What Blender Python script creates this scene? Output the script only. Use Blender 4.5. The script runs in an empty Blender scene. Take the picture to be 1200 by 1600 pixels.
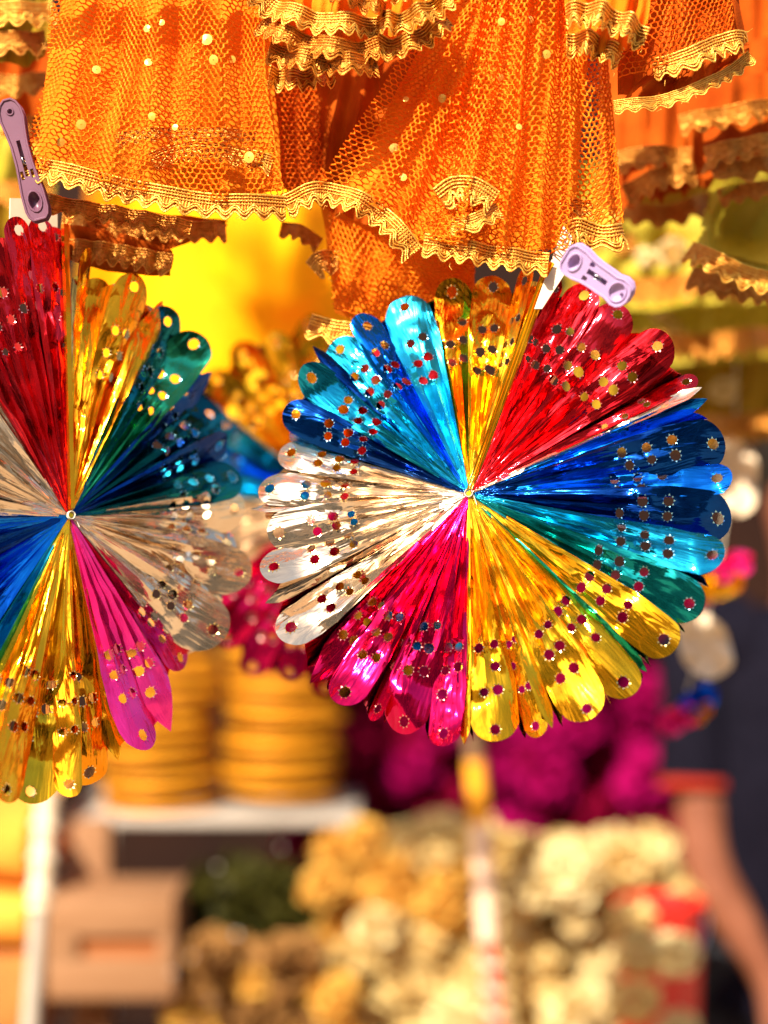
import bpy, bmesh, math, random
from mathutils import Vector, Matrix, noise
from mathutils.geometry import delaunay_2d_cdt

# ------------------------------------------------------------------ camera, world, sun
SC = bpy.context.scene
COL = SC.collection
R = math.radians
PI = math.pi
S = 0.00045            # metres per photo pixel at the focus distance
DIST = 1.2             # camera to the main rosette
ZC = 1.5               # eye height

cam_d = bpy.data.cameras.new("camera")
cam = bpy.data.objects.new("camera", cam_d)
COL.objects.link(cam)
cam.location = (0, -DIST, ZC)
cam.rotation_euler = (R(90), 0, 0)
cam_d.sensor_fit = 'HORIZONTAL'
cam_d.sensor_width = 36
cam_d.lens = 36 * DIST / (1200 * S)
cam_d.clip_start = 0.05
cam_d.clip_end = 500
cam_d.dof.use_dof = True
cam_d.dof.focus_distance = DIST - 0.005
cam_d.dof.aperture_fstop = 2.5
SC.camera = cam

SUN_DIR = Vector((-0.42, -0.65, 0.65)).normalized()     # towards the sun
SUN_EL = math.asin(SUN_DIR.z)
SUN_ROT = math.atan2(SUN_DIR.x, SUN_DIR.y)
w = bpy.data.worlds.new("World")
SC.world = w
w.use_nodes = True
nt = w.node_tree
bg = nt.nodes["Background"]
sky = nt.nodes.new("ShaderNodeTexSky")
sky.sky_type = 'NISHITA'
sky.sun_disc = False
sky.sun_elevation = SUN_EL
sky.sun_rotation = SUN_ROT
sky.dust_density = 2.5
nt.links.new(sky.outputs[0], bg.inputs[0])
bg.inputs[1].default_value = 0.10
sun_d = bpy.data.lights.new("sun", 'SUN')
sun_d.energy = 5.0
sun_d.angle = R(0.5)
sun_d.color = (1.0, 0.93, 0.8)
sun = bpy.data.objects.new("sun", sun_d)
COL.objects.link(sun)
sun.location = (-3, -5, 6)
sun.rotation_euler = SUN_DIR.to_track_quat('Z', 'Y').to_euler()
SC.view_settings.view_transform = 'Standard'
SC.view_settings.look = 'None'
SC.view_settings.gamma = 1
SC.view_settings.exposure = 1.05
SC.cycles.max_bounces = 8
SC.cycles.transparent_max_bounces = 12
SC.cycles.sample_clamp_indirect = 6
SC.cycles.caustics_reflective = False

def P(px, py, Y=0.0):
    k = S * (Y + DIST) / DIST
    return Vector(((px - 600) * k, Y, ZC - (py - 800) * k))

def K(Y):
    return S * (Y + DIST) / DIST

# ------------------------------------------------------------------ materials
def new_mat(name):
    m = bpy.data.materials.new(name)
    m.use_nodes = True
    return m, m.node_tree, m.node_tree.nodes["Principled BSDF"]

def N(nt, t, **kw):
    n = nt.nodes.new(t)
    for k, v in kw.items():
        if k.startswith("i_"):
            key = k[2:]
            n.inputs[int(key) if key.isdigit() else key].default_value = v
        else:
            setattr(n, k, v)
    return n

def ramp(nt, fac, stops):
    r = nt.nodes.new("ShaderNodeValToRGB")
    el = r.color_ramp.elements
    while len(el) < len(stops):
        el.new(0.5)
    for e, (p, c) in zip(el, stops):
        e.position = p
        e.color = (*c, 1) if len(c) == 3 else c
    nt.links.new(fac, r.inputs[0])
    return r

def foil(name, c1, c2, rough=(0.05, 0.22), streak=0.14, crinkle=0.32, metal=0.93):
    """metallised plastic film: radial streaks, small crinkles, scuffs"""
    m, nt, b = new_mat(name)
    L = nt.links.new
    uv = N(nt, "ShaderNodeUVMap", uv_map="UVMap")
    mp = N(nt, "ShaderNodeMapping")
    mp.inputs["Scale"].default_value = (3.6, 0.8, 1)
    L(uv.outputs[0], mp.inputs[0])
    n1 = N(nt, "ShaderNodeTexNoise", i_Scale=1.0, i_Detail=3.0, i_Roughness=0.55, i_Distortion=0.6)
    L(mp.outputs[0], n1.inputs["Vector"])
    tc = N(nt, "ShaderNodeTexCoord")
    n2 = N(nt, "ShaderNodeTexNoise", i_Scale=1.3, i_Detail=2.5, i_Roughness=0.5, i_Distortion=1.8)
    mp2 = N(nt, "ShaderNodeMapping")
    mp2.inputs["Scale"].default_value = (2.0, 0.55, 1)
    L(uv.outputs[0], mp2.inputs[0])
    L(mp2.outputs[0], n2.inputs["Vector"])
    n3 = N(nt, "ShaderNodeTexNoise", i_Scale=320.0, i_Detail=2.0)
    L(tc.outputs["Object"], n3.inputs["Vector"])
    b1 = N(nt, "ShaderNodeBump", i_Strength=streak, i_Distance=0.0035)
    L(n1.outputs["Fac"], b1.inputs["Height"])
    b2 = N(nt, "ShaderNodeBump", i_Strength=crinkle, i_Distance=0.004)
    L(n2.outputs["Fac"], b2.inputs["Height"])
    L(b1.outputs[0], b2.inputs["Normal"])
    b3 = N(nt, "ShaderNodeBump", i_Strength=0.06, i_Distance=0.0006)
    L(n3.outputs["Fac"], b3.inputs["Height"])
    L(b2.outputs[0], b3.inputs["Normal"])
    L(b3.outputs[0], b.inputs["Normal"])
    n4 = N(nt, "ShaderNodeTexNoise", i_Scale=22.0, i_Detail=4.0)
    L(tc.outputs["Object"], n4.inputs["Vector"])
    cr = ramp(nt, n4.outputs["Fac"], [(0.35, c1), (0.65, c2)])
    L(cr.outputs[0], b.inputs["Base Color"])
    rr = N(nt, "ShaderNodeMapRange", i_1=0.35, i_2=0.75, i_3=rough[0], i_4=rough[1])
    L(n4.outputs["Fac"], rr.inputs[0])
    L(rr.outputs[0], b.inputs["Roughness"])
    b.inputs["Metallic"].default_value = metal
    return m

F = {
    'gold':    foil("gold_foil", (1.0, 0.42, 0.008), (1.0, 0.55, 0.02)),
    'amber':   foil("amber_foil", (1.0, 0.30, 0.006), (1.0, 0.44, 0.014)),
    'red':     foil("red_foil", (0.78, 0.012, 0.02), (0.9, 0.03, 0.045)),
    'crimson': foil("crimson_foil", (0.60, 0.003, 0.045), (0.80, 0.006, 0.11)),
    'pink':    foil("pink_foil", (0.9, 0.02, 0.22), (0.95, 0.04, 0.32), rough=(0.2, 0.4), metal=0.7),
    'blue':    foil("blue_foil", (0.003, 0.11, 0.62), (0.006, 0.24, 0.80)),
    'navy':    foil("blue_foil_dark_reflection", (0.001, 0.022, 0.15), (0.003, 0.06, 0.28)),  # blue film with its dark reflections put into the colour
    'teal':    foil("teal_foil", (0.006, 0.26, 0.42), (0.015, 0.42, 0.60)),
    'green':   foil("green_foil", (0.01, 0.28, 0.12), (0.03, 0.42, 0.22)),
    'silver':  foil("silver_foil", (0.82, 0.60, 0.39), (0.92, 0.73, 0.52), rough=(0.05, 0.24), metal=0.92),
    'dkteal':  foil("dark_teal_foil", (0.003, 0.09, 0.12), (0.006, 0.17, 0.19)),
    'tealreflect': foil("teal_foil_gold_reflection", (0.004, 0.20, 0.20), (0.012, 0.34, 0.30)),  # green tint paints the neighbouring gold reflected in a teal petal
    'cyan':    foil("glare_cyan_foil", (0.01, 0.34, 0.55), (0.02, 0.50, 0.70), rough=(0.22, 0.36)),  # lightened blue, paints part of the glare on the top petal
    'glint':   foil("torn_gold_edge_glint", (0.98, 0.70, 0.22), (1, 0.82, 0.40), rough=(0.2, 0.3), streak=0.0, crinkle=0.0),  # this and the next two: lighter tints paint glints on torn teeth
    'glintred': foil("torn_red_edge_glint", (0.95, 0.30, 0.26), (1, 0.45, 0.40), rough=(0.2, 0.3), streak=0.0, crinkle=0.0),
    'glintblue': foil("torn_blue_edge_glint", (0.25, 0.60, 0.80), (0.40, 0.75, 0.90), rough=(0.2, 0.3), streak=0.0, crinkle=0.0),
}

def fabric(name, c1, c2, trans=0.4, scale=60, rough=0.8, sheen=0.2, weave=900, metal=0.0):
    m, nt, b = new_mat(name)
    L = nt.links.new
    tc = N(nt, "ShaderNodeTexCoord")
    n = N(nt, "ShaderNodeTexNoise", i_Scale=scale, i_Detail=5.0, i_Roughness=0.6)
    L(tc.outputs["Object"], n.inputs["Vector"])
    cr = ramp(nt, n.outputs["Fac"], [(0.35, c1), (0.65, c2)])
    L(cr.outputs[0], b.inputs["Base Color"])
    b.inputs["Roughness"].default_value = rough
    b.inputs["Metallic"].default_value = metal
    b.inputs["Sheen Weight"].default_value = 0.0
    b.inputs["Specular IOR Level"].default_value = 0.5 if metal > 0 else 0.06
    vo = N(nt, "ShaderNodeTexVoronoi", i_Scale=float(weave))
    L(tc.outputs["Object"], vo.inputs["Vector"])
    bp = N(nt, "ShaderNodeBump", i_Strength=0.5, i_Distance=0.0006)
    L(vo.outputs["Distance"], bp.inputs["Height"])
    L(bp.outputs[0], b.inputs["Normal"])
    if trans > 0:
        tr = N(nt, "ShaderNodeBsdfTranslucent")
        L(cr.outputs[0], tr.inputs[0])
        mx = N(nt, "ShaderNodeMixShader", i_0=trans)
        L(b.outputs[0], mx.inputs[1])
        L(tr.outputs[0], mx.inputs[2])
        L(mx.outputs[0], nt.nodes["Material Output"].inputs[0])
    return m

M = {
    'net':     fabric("orange_net_thread", (1.0, 0.23, 0.008), (1.0, 0.34, 0.016), 0.3, 30, 0.55, 0.3),
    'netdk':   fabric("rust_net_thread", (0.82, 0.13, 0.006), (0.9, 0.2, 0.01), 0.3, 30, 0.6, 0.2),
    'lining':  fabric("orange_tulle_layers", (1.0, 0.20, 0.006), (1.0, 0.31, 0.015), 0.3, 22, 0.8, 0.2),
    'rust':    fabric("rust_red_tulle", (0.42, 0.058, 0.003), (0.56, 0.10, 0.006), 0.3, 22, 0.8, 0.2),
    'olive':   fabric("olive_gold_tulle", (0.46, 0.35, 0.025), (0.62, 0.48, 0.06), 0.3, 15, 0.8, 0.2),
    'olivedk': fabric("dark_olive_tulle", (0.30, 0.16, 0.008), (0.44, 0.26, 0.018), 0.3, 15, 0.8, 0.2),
    'yellow':  fabric("yellow_cloth", (0.98, 0.27, 0.002), (1.0, 0.50, 0.004), 0.1, 8, 0.7, 0.2),
    'trim':    fabric("gold_zari_thread", (0.55, 0.15, 0.008), (0.80, 0.30, 0.025), 0.0, 260, 0.40, 0.0, 1500, 0.6),
    'trimlt':  fabric("pale_gold_cord", (1.0, 0.42, 0.036), (1.0, 0.62, 0.11), 0.0, 260, 0.38, 0.0, 1500, 0.6),
    'trimdk':  fabric("bronze_shaded_zari_thread", (0.58, 0.20, 0.018), (0.80, 0.36, 0.05), 0.0, 260, 0.42, 0.0, 1500, 0.6),  # bronze; also puts shade into the gold trim below the wide scarf
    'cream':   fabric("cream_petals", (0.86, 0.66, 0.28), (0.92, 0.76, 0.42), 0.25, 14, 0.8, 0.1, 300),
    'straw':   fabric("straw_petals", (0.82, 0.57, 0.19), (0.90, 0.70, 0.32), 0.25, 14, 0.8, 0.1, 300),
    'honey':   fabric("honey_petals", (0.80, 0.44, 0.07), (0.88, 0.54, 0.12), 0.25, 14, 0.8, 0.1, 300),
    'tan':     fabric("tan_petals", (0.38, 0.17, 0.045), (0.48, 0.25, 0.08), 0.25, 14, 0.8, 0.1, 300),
    'magenta': fabric("crimson_petals", (0.24, 0.001, 0.024), (0.32, 0.002, 0.044), 0.25, 9, 0.8, 0.1, 300),
    'magbr':   fabric("bright_magenta_petals", (0.40, 0.002, 0.09), (0.47, 0.003, 0.13), 0.25, 9, 0.8, 0.1, 300),
    'shirt':   fabric("navy_jersey", (0.004, 0.0032, 0.007), (0.007, 0.0055, 0.011), 0.0, 40, 0.85, 0.1, 1200),
    'redband': fabric("red_ribbing", (0.30, 0.018, 0.008), (0.38, 0.03, 0.012), 0.0, 40, 0.85, 0.1, 1200),
    'trouser': fabric("charcoal_trousers", (0.02, 0.02, 0.024), (0.03, 0.03, 0.034), 0.0, 40, 0.9, 0.1, 1200),
    'hair':    fabric("black_hair", (0.01, 0.008, 0.006), (0.02, 0.014, 0.01), 0.0, 90, 0.5, 0.1, 700),
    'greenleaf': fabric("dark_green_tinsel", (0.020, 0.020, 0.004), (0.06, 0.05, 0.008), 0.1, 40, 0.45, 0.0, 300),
    'orangecloth': fabric("orange_cotton", (0.85, 0.26, 0.03), (0.95, 0.42, 0.06), 0.1, 12, 0.85, 0.1),
    'browncloth': fabric("brown_cotton", (0.42, 0.14, 0.035), (0.52, 0.20, 0.05), 0.1, 12, 0.85, 0.1),
}

def plain(name, c1, c2, rough=0.5, scale=8.0, stretch=(1, 1, 1), bump=0.2, metal=0.0, sss=0.0, bscale=60.0):
    m, nt, b = new_mat(name)
    L = nt.links.new
    tc = N(nt, "ShaderNodeTexCoord")
    mp = N(nt, "ShaderNodeMapping")
    mp.inputs["Scale"].default_value = stretch
    L(tc.outputs["Object"], mp.inputs[0])
    n = N(nt, "ShaderNodeTexNoise", i_Scale=scale, i_Detail=6.0, i_Roughness=0.6)
    L(mp.outputs[0], n.inputs["Vector"])
    cr = ramp(nt, n.outputs["Fac"], [(0.3, c1), (0.7, c2)])
    L(cr.outputs[0], b.inputs["Base Color"])
    b.inputs["Roughness"].default_value = rough
    b.inputs["Specular IOR Level"].default_value = 0.5 if rough < 0.5 else 0.15
    b.inputs["Metallic"].default_value = metal
    if sss:
        b.inputs["Subsurface Weight"].default_value = sss
        b.inputs["Subsurface Radius"].default_value = (0.006, 0.003, 0.002)
    n2 = N(nt, "ShaderNodeTexNoise", i_Scale=bscale, i_Detail=3.0)
    L(mp.outputs[0], n2.inputs["Vector"])
    bp = N(nt, "ShaderNodeBump", i_Strength=bump, i_Distance=0.002)
    L(n2.outputs["Fac"], bp.inputs["Height"])
    L(bp.outputs[0], b.inputs["Normal"])
    return m

M.update({
    'lilac':  plain("lilac_plastic", (0.42, 0.28, 0.47), (0.46, 0.31, 0.51), 0.32, 30, bump=0.04, sss=0.15),
    'mauve':  plain("shaded_lilac_plastic", (0.15, 0.055, 0.09), (0.18, 0.066, 0.105), 0.38, 30, bump=0.04, sss=0.1),  # lilac peg with its shadow put into the colour
    'pegshade': plain("peg_hole_shade", (0.10, 0.06, 0.12), (0.12, 0.07, 0.14), 0.5, 30, bump=0.02),
    'card':   plain("cream_card", (0.76, 0.57, 0.37), (0.82, 0.64, 0.44), 0.7, 60, bump=0.1),
    'steel':  plain("spring_steel", (0.5, 0.5, 0.5), (0.6, 0.6, 0.6), 0.3, 30, bump=0.05, metal=1),
    'ground': plain("dusty_ground", (0.34, 0.24, 0.15), (0.44, 0.33, 0.22), 0.9, 1.5, bump=0.4, bscale=25),
    'backwall': plain("shade_brown_wall", (0.010, 0.0028, 0.001), (0.022, 0.006, 0.002), 0.8, 3, bump=0.2),  # near-black brown paints in the shade of the stall interior
    'white':  plain("white_painted_metal", (0.38, 0.31, 0.24), (0.50, 0.42, 0.33), 0.4, 10, bump=0.05),
    'wood':   plain("pale_tan_wood", (0.25, 0.115, 0.048), (0.32, 0.16, 0.075), 0.6, 6, (1, 1, 6), 0.15),
    'slot':   plain("brown_wood_inside", (0.30, 0.09, 0.025), (0.38, 0.13, 0.04), 0.7, 6, bump=0.1),
    'lanewall': plain("ochre_plaster", (0.48, 0.30, 0.16), (0.56, 0.38, 0.22), 0.85, 2, bump=0.2, bscale=20),
    'bench':  plain("worn_bench_wood", (0.16, 0.08, 0.04), (0.22, 0.12, 0.06), 0.7, 6, (6, 1, 1), 0.2),
    'skin':   plain("skin", (0.15, 0.046, 0.021), (0.27, 0.095, 0.048), 0.5, 14, bump=0.05, sss=0.12),
    'bangle': plain("gilt_metal", (0.55, 0.20, 0.006), (0.72, 0.30, 0.014), 0.5, 40, bump=0.3, metal=0.35),
    'bangleshade': plain("gap_shade_metal", (0.20, 0.055, 0.003), (0.30, 0.09, 0.005), 0.5, 40, bump=0.3, metal=0.35),  # dark rings paint the shaded gaps between stacked bangles
    'red':    plain("red_plastic", (0.62, 0.012, 0.008), (0.70, 0.02, 0.01), 0.35, 10, bump=0.03),
    'peach':  plain("peach_paper_wrap", (0.85, 0.55, 0.36), (0.88, 0.62, 0.45), 0.6, 10, bump=0.05),
    'orangep': plain("orange_paint", (0.88, 0.32, 0.015), (0.95, 0.42, 0.03), 0.5, 10, bump=0.05),
    'rail':   plain("bamboo", (0.42, 0.28, 0.12), (0.5, 0.34, 0.16), 0.5, 12, (8, 1, 1), 0.2),
    'cord':   plain("cotton_cord", (0.6, 0.5, 0.35), (0.7, 0.6, 0.45), 0.9, 80),
    'eye':    plain("eye_white", (0.7, 0.68, 0.64), (0.75, 0.72, 0.68), 0.3, 30, bump=0.0),
})

# ------------------------------------------------------------------ helpers
def link(name, me, mat=None, parent=None):
    o = bpy.data.objects.new(name, me)
    COL.objects.link(o)
    if mat is not None and me is not None:
        for mm in (mat if isinstance(mat, (list, tuple)) else [mat]):
            me.materials.append(mm)
    if parent:
        o.parent = parent
    return o

def tag(o, label=None, cat=None, group=None, kind=None):
    if label: o['label'] = label
    if cat: o['category'] = cat
    if group: o['group'] = group
    if kind: o['kind'] = kind
    return o

def empty(name, loc, label, cat, group=None, rz=0):
    o = bpy.data.objects.new(name, None)
    COL.objects.link(o)
    o.location = loc
    o.rotation_euler = (0, 0, rz)
    o.empty_display_size = 0.05
    return tag(o, label, cat, group)

class MB:
    """collects geometry into one mesh"""
    def __init__(s):
        s.v, s.f, s.m, s.uv = [], [], [], []
    def add(s, vs, fs, mi=0, uvs=None):
        o = len(s.v)
        s.v.extend([tuple(p) for p in vs])
        s.f.extend([tuple(i + o for i in f) for f in fs])
        s.m.extend([mi] * len(fs))
        s.uv.extend(uvs if uvs else [(p[0] * 10, p[2] * 10) for p in vs])
    def grid(s, rows, mi=0, closed=False, uvs=None):
        nr, nc = len(rows), len(rows[0])
        vs = [p for r in rows for p in r]
        fs = []
        for i in range(nr - 1):
            for j in range(nc if closed else nc - 1):
                k = (j + 1) % nc
                fs.append((i * nc + j, i * nc + k, (i + 1) * nc + k, (i + 1) * nc + j))
        s.add(vs, fs, mi, uvs)
    def tube(s, pts, r, n=6, mi=0, caps=True, ry=None):
        """round tube along points; r number or list"""
        m = len(pts)
        rows = []
        up = Vector((0, -1, 0.03))
        for i, p in enumerate(pts):
            t = (pts[min(i + 1, m - 1)] - pts[max(i - 1, 0)])
            if t.length < 1e-9: t = Vector((1, 0, 0))
            t.normalize()
            a = t.cross(up)
            if a.length < 1e-3: a = t.cross(Vector((1, 0, 0)))
            a.normalize()
            b = a.cross(t).normalized()
            rr = r[i] if isinstance(r, (list, tuple)) else r
            rows.append([p + a * (rr * math.cos(2 * PI * j / n)) + b * (rr * math.sin(2 * PI * j / n)) for j in range(n)])
        s.grid(rows, mi, True)
        if caps:
            o = len(s.v) - m * n
            s.f.append(tuple(o + j for j in range(n))); s.m.append(mi)
            s.f.append(tuple(o + (m - 1) * n + j for j in reversed(range(n)))); s.m.append(mi)
    def box(s, lo, hi, mi=0, bev=0.0):
        x0, y0, z0 = lo; x1, y1, z1 = hi
        if bev <= 0:
            vs = [(x, y, z) for x in (x0, x1) for y in (y0, y1) for z in (z0, z1)]
            fs = [(0, 1, 3, 2), (4, 6, 7, 5), (0, 4, 5, 1), (2, 3, 7, 6), (0, 2, 6, 4), (1, 5, 7, 3)]
            s.add(vs, fs, mi)
            return
        bm = bmesh.new()
        bmesh.ops.create_cube(bm, size=1)
        for v in bm.verts:
            v.co = Vector(((x0 + x1) / 2 + v.co.x * (x1 - x0), (y0 + y1) / 2 + v.co.y * (y1 - y0), (z0 + z1) / 2 + v.co.z * (z1 - z0)))
        bmesh.ops.bevel(bm, geom=bm.edges[:], offset=bev, segments=2, affect='EDGES', profile=0.5)
        bm.verts.index_update()
        s.add([v.co[:] for v in bm.verts], [[v.index for v in f.verts] for f in bm.faces], mi)
        bm.free()
    def mesh(s, name, smooth=None):
        me = bpy.data.meshes.new(name)
        me.from_pydata(s.v, [], s.f)
        me.polygons.foreach_set("material_index", s.m)
        ul = me.uv_layers.new(name="UVMap")
        li = [0] * len(me.loops)
        me.loops.foreach_get("vertex_index", li)
        flat = []
        for i in li:
            flat.extend(s.uv[i])
        ul.data.foreach_set("uv", flat)
        if smooth is not None:
            me.polygons.foreach_set("use_smooth", [True] * len(me.polygons))
            if smooth < 180:
                me.set_sharp_from_angle(angle=R(smooth))
        me.update()
        return me
    def build(s, name, mat, parent=None, smooth=None):
        return link(name, s.mesh(name, smooth), mat, parent)

def catmull(pts, n):
    """n points evenly spaced along a smooth curve"""
    pts = [Vector(p) for p in pts]
    if len(pts) == 2:
        return [pts[0].lerp(pts[1], i / (n - 1)) for i in range(n)]
    ex = [pts[0] * 2 - pts[1]] + pts + [pts[-1] * 2 - pts[-2]]
    dense = []
    for i in range(1, len(ex) - 2):
        p0, p1, p2, p3 = ex[i - 1:i + 3]
        for k in range(24):
            t = k / 24
            dense.append(0.5 * ((2 * p1) + (p2 - p0) * t + (2 * p0 - 5 * p1 + 4 * p2 - p3) * t * t + (3 * p1 - p0 - 3 * p2 + p3) * t ** 3))
    dense.append(ex[-2])
    acc = [0]
    for a, b in zip(dense, dense[1:]):
        acc.append(acc[-1] + (b - a).length)
    out, j = [], 0
    for i in range(n):
        d = acc[-1] * i / (n - 1)
        while j < len(acc) - 2 and acc[j + 1] < d:
            j += 1
        seg = acc[j + 1] - acc[j] or 1e-9
        out.append(dense[j].lerp(dense[j + 1], (d - acc[j]) / seg))
    return out

# ------------------------------------------------------------------ foil rosettes
HOLES = [(20, 0, 8.6), (92, 11.5, 7.8), (88, -11.5, 7.8), (131, 10.5, 7.6), (127, -11.5, 7.6), (166, 10.5, 7.2), (162, -10.5, 7.2)]

def petal_mesh(name, tip, hw, rng, tilt=0.0, bend=0.0, lift=0.0, amp=1.0, holes=True, point=False, cup=0.25, kb=None, fix=False):
    """one foil petal in rosette pixels; x right, z up, y away from the viewer. tip = (x, z)"""
    L = math.hypot(*tip)
    hw = hw * 1.06
    es = (tip[0] / L, tip[1] / L)
    et = (-es[1], es[0])
    knee = 0.76 * L
    def wd(s):
        if s < knee: return 1.2 + (hw - 1.2) * (s / knee) ** 1.04
        e = L - hw * (2.4 if point else 1.0)
        if s < e: return hw
        q = min(1, (s - e) / (L - e))
        if point: return hw * (1 - q) ** 0.8
        return hw * math.sqrt(max(0, 1 - q * q))
    right, left = [], []
    ss = [4 + (knee - 4) * i / 14 for i in range(15)]
    e = L - hw * (2.4 if point else 1.0)
    n = max(1, int((e - knee) / 16))
    ss += [knee + (e - knee) * (i + 1) / n for i in range(n)]
    if point:
        ss += [e + (L - e) * i / 5 for i in range(1, 5)]
    else:
        ss += [e + (L - e) * math.sin(PI / 2 * i / 7) for i in range(1, 7)]
    right = [(s, wd(s) * (1 + 0.02 * rng.uniform(-1, 1))) for s in ss]
    left = [(s, -wd(s) * (1 + 0.02 * rng.uniform(-1, 1))) for s in ss]
    loop = right + [(L, 0)] + left[::-1]
    verts = [Vector(p) for p in loop]
    nl = len(loop)
    edges = [(i, (i + 1) % nl) for i in range(nl)]
    hl = []
    k = L / 400
    rj = rng.uniform(-14, 12)
    if holes:
        for (d, t, r) in HOLES:
            if d == 20 and point: continue
            if d > 30 and rng.random() < 0.06: continue
            c = (L - ((d + rj) * k if d > 30 else d + rng.uniform(-2, 3)) + rng.uniform(-2.5, 2.5), t * (k if hw > 26 else hw / 30) + rng.uniform(-2, 2))
            r = r * rng.uniform(0.86, 1.08) * (1 if hw > 24 else 0.8)
            if abs(c[1]) + r > wd(c[0]) - 1.5: continue
            hl.append((c[0], c[1], r))
    for (hs, ht, r) in hl:
        o = len(verts)
        a0 = rng.uniform(0, 1)
        for i in range(12):
            a = a0 + 2 * PI * i / 12
            rr = r * (1 + 0.05 * rng.uniform(-1, 1))
            verts.append(Vector((hs + rr * math.cos(a), ht + rr * math.sin(a))))
        edges += [(o + i, o + (i + 1) % 12) for i in range(12)]
    # creases run from the hub outwards
    nk = 4 if hw > 24 else 2
    knots = [-1] + sorted(-0.85 + 1.7 * (i + rng.uniform(0.2, 0.8)) / nk for i in range(nk)) + [1]
    kv = [rng.uniform(-0.3, 0.3)] + [(1 if i % 2 else -1) * rng.uniform(0.35, 1.0) for i in range(nk)] + [rng.uniform(-0.3, 0.3)]
    ends = [rng.uniform(0.52, 0.80) * L for _ in knots]
    def clear(s, t):
        if abs(t) > wd(s) - 2.5: return False
        return all((s - h[0]) ** 2 + (t - h[1]) ** 2 > (h[2] + 2.2) ** 2 for h in hl)
    for a in knots[1:-1]:
        s, prev = 18.0, None
        while s < 0.82 * L:
            t = a * wd(s)
            if clear(s, t):
                verts.append(Vector((s, t)))
                if prev is not None: edges.append((prev, len(verts) - 1))
                prev = len(verts) - 1
            else:
                prev = None
            s += 13
    s = 0.56 * L
    while s < L - 3:
        ww = wd(s)
        nn = int(2 * ww / 9)
        for i in range(nn):
            t = -ww + (i + 0.5) * 2 * ww / max(1, nn) + rng.uniform(-2, 2)
            s2 = s + rng.uniform(-2, 2)
            if clear(s2, t): verts.append(Vector((s2, t)))
        s += 9
    vo, _, fo, *_ = delaunay_2d_cdt(verts, edges, [], 0, 0.01)
    seed = Vector((rng.uniform(0, 90), rng.uniform(0, 90), rng.uniform(0, 90)))
    s0 = L - hw * rng.uniform(1.1, 1.7)
    bs = rng.uniform(-0.35, 0.35)
    if kb: s0, bs = kb * L, 0.0
    elif not fix and not point and rng.random() < 0.3:
        bend = rng.choice((-1, 1)) * rng.uniform(0.4, 0.8)
        bs = rng.choice((-1, 1)) * rng.uniform(0.3, 0.8)
        s0 = L - hw * rng.uniform(0.7, 1.3)
    curl = rng.uniform(-0.22, 0.22)
    xcr = [(rng.uniform(0.45, 0.93) * L, rng.uniform(-1.2, 1.2), rng.uniform(-3.2, 3.2)) for _ in range(2)]
    cup = cup * rng.uniform(0.25, 1.15) * (1 if rng.random() < 0.8 else -0.8)
    dent = [(rng.uniform(0.3, 0.92) * L, rng.uniform(-0.8, 0.8), rng.uniform(12, 30), rng.uniform(-6, 6)) for _ in range(5)]
    def H(s, t):
        ww = wd(min(s, knee + 1)) if s > knee else wd(s)
        a = max(-1, min(1, t / max(ww, 1e-3)))
        for i in range(len(knots) - 1):
            if a <= knots[i + 1]: break
        q = (a - knots[i]) / (knots[i + 1] - knots[i])
        h = kv[i] * (1 - q) + kv[i + 1] * q
        x = s / L
        env = min(1, x / 0.35) if x < 0.5 else max(0.10, 1 - (x - 0.5) / 0.33)
        z = h * env * 10.0 * amp * min(1, ww / 24 + 0.15)
        z += cup * ww * (1 - a * a) * min(1, x * 2)
        z += 2.6 * noise.noise(Vector((s * 0.014, t * 0.04, 0)) + seed) + 0.5 * noise.noise(Vector((s * 0.03, t * 0.09, 3)) + seed)
        for (ds, da, dr, dz) in dent:
            d = math.hypot(s - ds, t - da * ww) / dr
            if d < 1: z += dz * (1 - d)
        z += lift * min(1, x * 1.6) + curl * L * 0.5 * max(0, x - 0.35) ** 2
        for (cs_, cb_, ca_) in xcr:
            d_ = abs(s - cs_ - cb_ * t)
            if d_ < 22: z += ca_ * (1 - d_ / 22)
        line = s0 + bs * t
        if s > line: z += math.tan(bend) * (s - line)
        return z
    ct, st = math.cos(tilt), math.sin(tilt)
    def X(s, t, extra=0.0):
        z = H(s, t) + extra
        fade = min(1, s / (0.5 * L))
        tt = t * (1 - fade + ct * fade)
        z2 = z + t * st * fade
        return (S * (es[0] * s + et[0] * tt), -S * z2, S * (es[1] * s + et[1] * tt))
    mb = MB()
    idx = {}
    pos, uvs, faces = [], [], []
    for v in vo:
        pos.append(X(v.x, v.y))
        uvs.append((0.5 + v.y / (2 * max(1.5, wd(min(v.x, knee)))) * hw / 36 + seed.x, v.x / 100 + seed.y))
    for f in fo:
        cs = sum(vo[i].x for i in f) / 3
        ctt = sum(vo[i].y for i in f) / 3
        if abs(ctt) > wd(max(4, min(cs, L))) + 0.2 or cs < 4: continue
        if any((cs - h[0]) ** 2 + (ctt - h[1]) ** 2 < (h[2] * 0.93) ** 2 for h in hl): continue
        faces.append(f)
    mb.add(pos, faces, 0, uvs)
    # torn teeth standing round each punched hole
    for (hs, ht, r) in hl:
        a0 = rng.uniform(0, 1)
        for i in range(9):
            a = a0 + 2 * PI * i / 9
            da = 0.21
            lo = rng.uniform(1.6, 3.2)
            p = [X(hs + r * math.cos(a - da), ht + r * math.sin(a - da), 0.3),
                 X(hs + (r + lo) * math.cos(a), ht + (r + lo) * math.sin(a), rng.uniform(1.0, 2.6)),
                 X(hs + r * math.cos(a + da), ht + r * math.sin(a + da), 0.3)]
            mb.add(p, [(0, 1, 2)], 1)
    me = mb.mesh(name, 38)
    return me, X, wd, L

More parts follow.
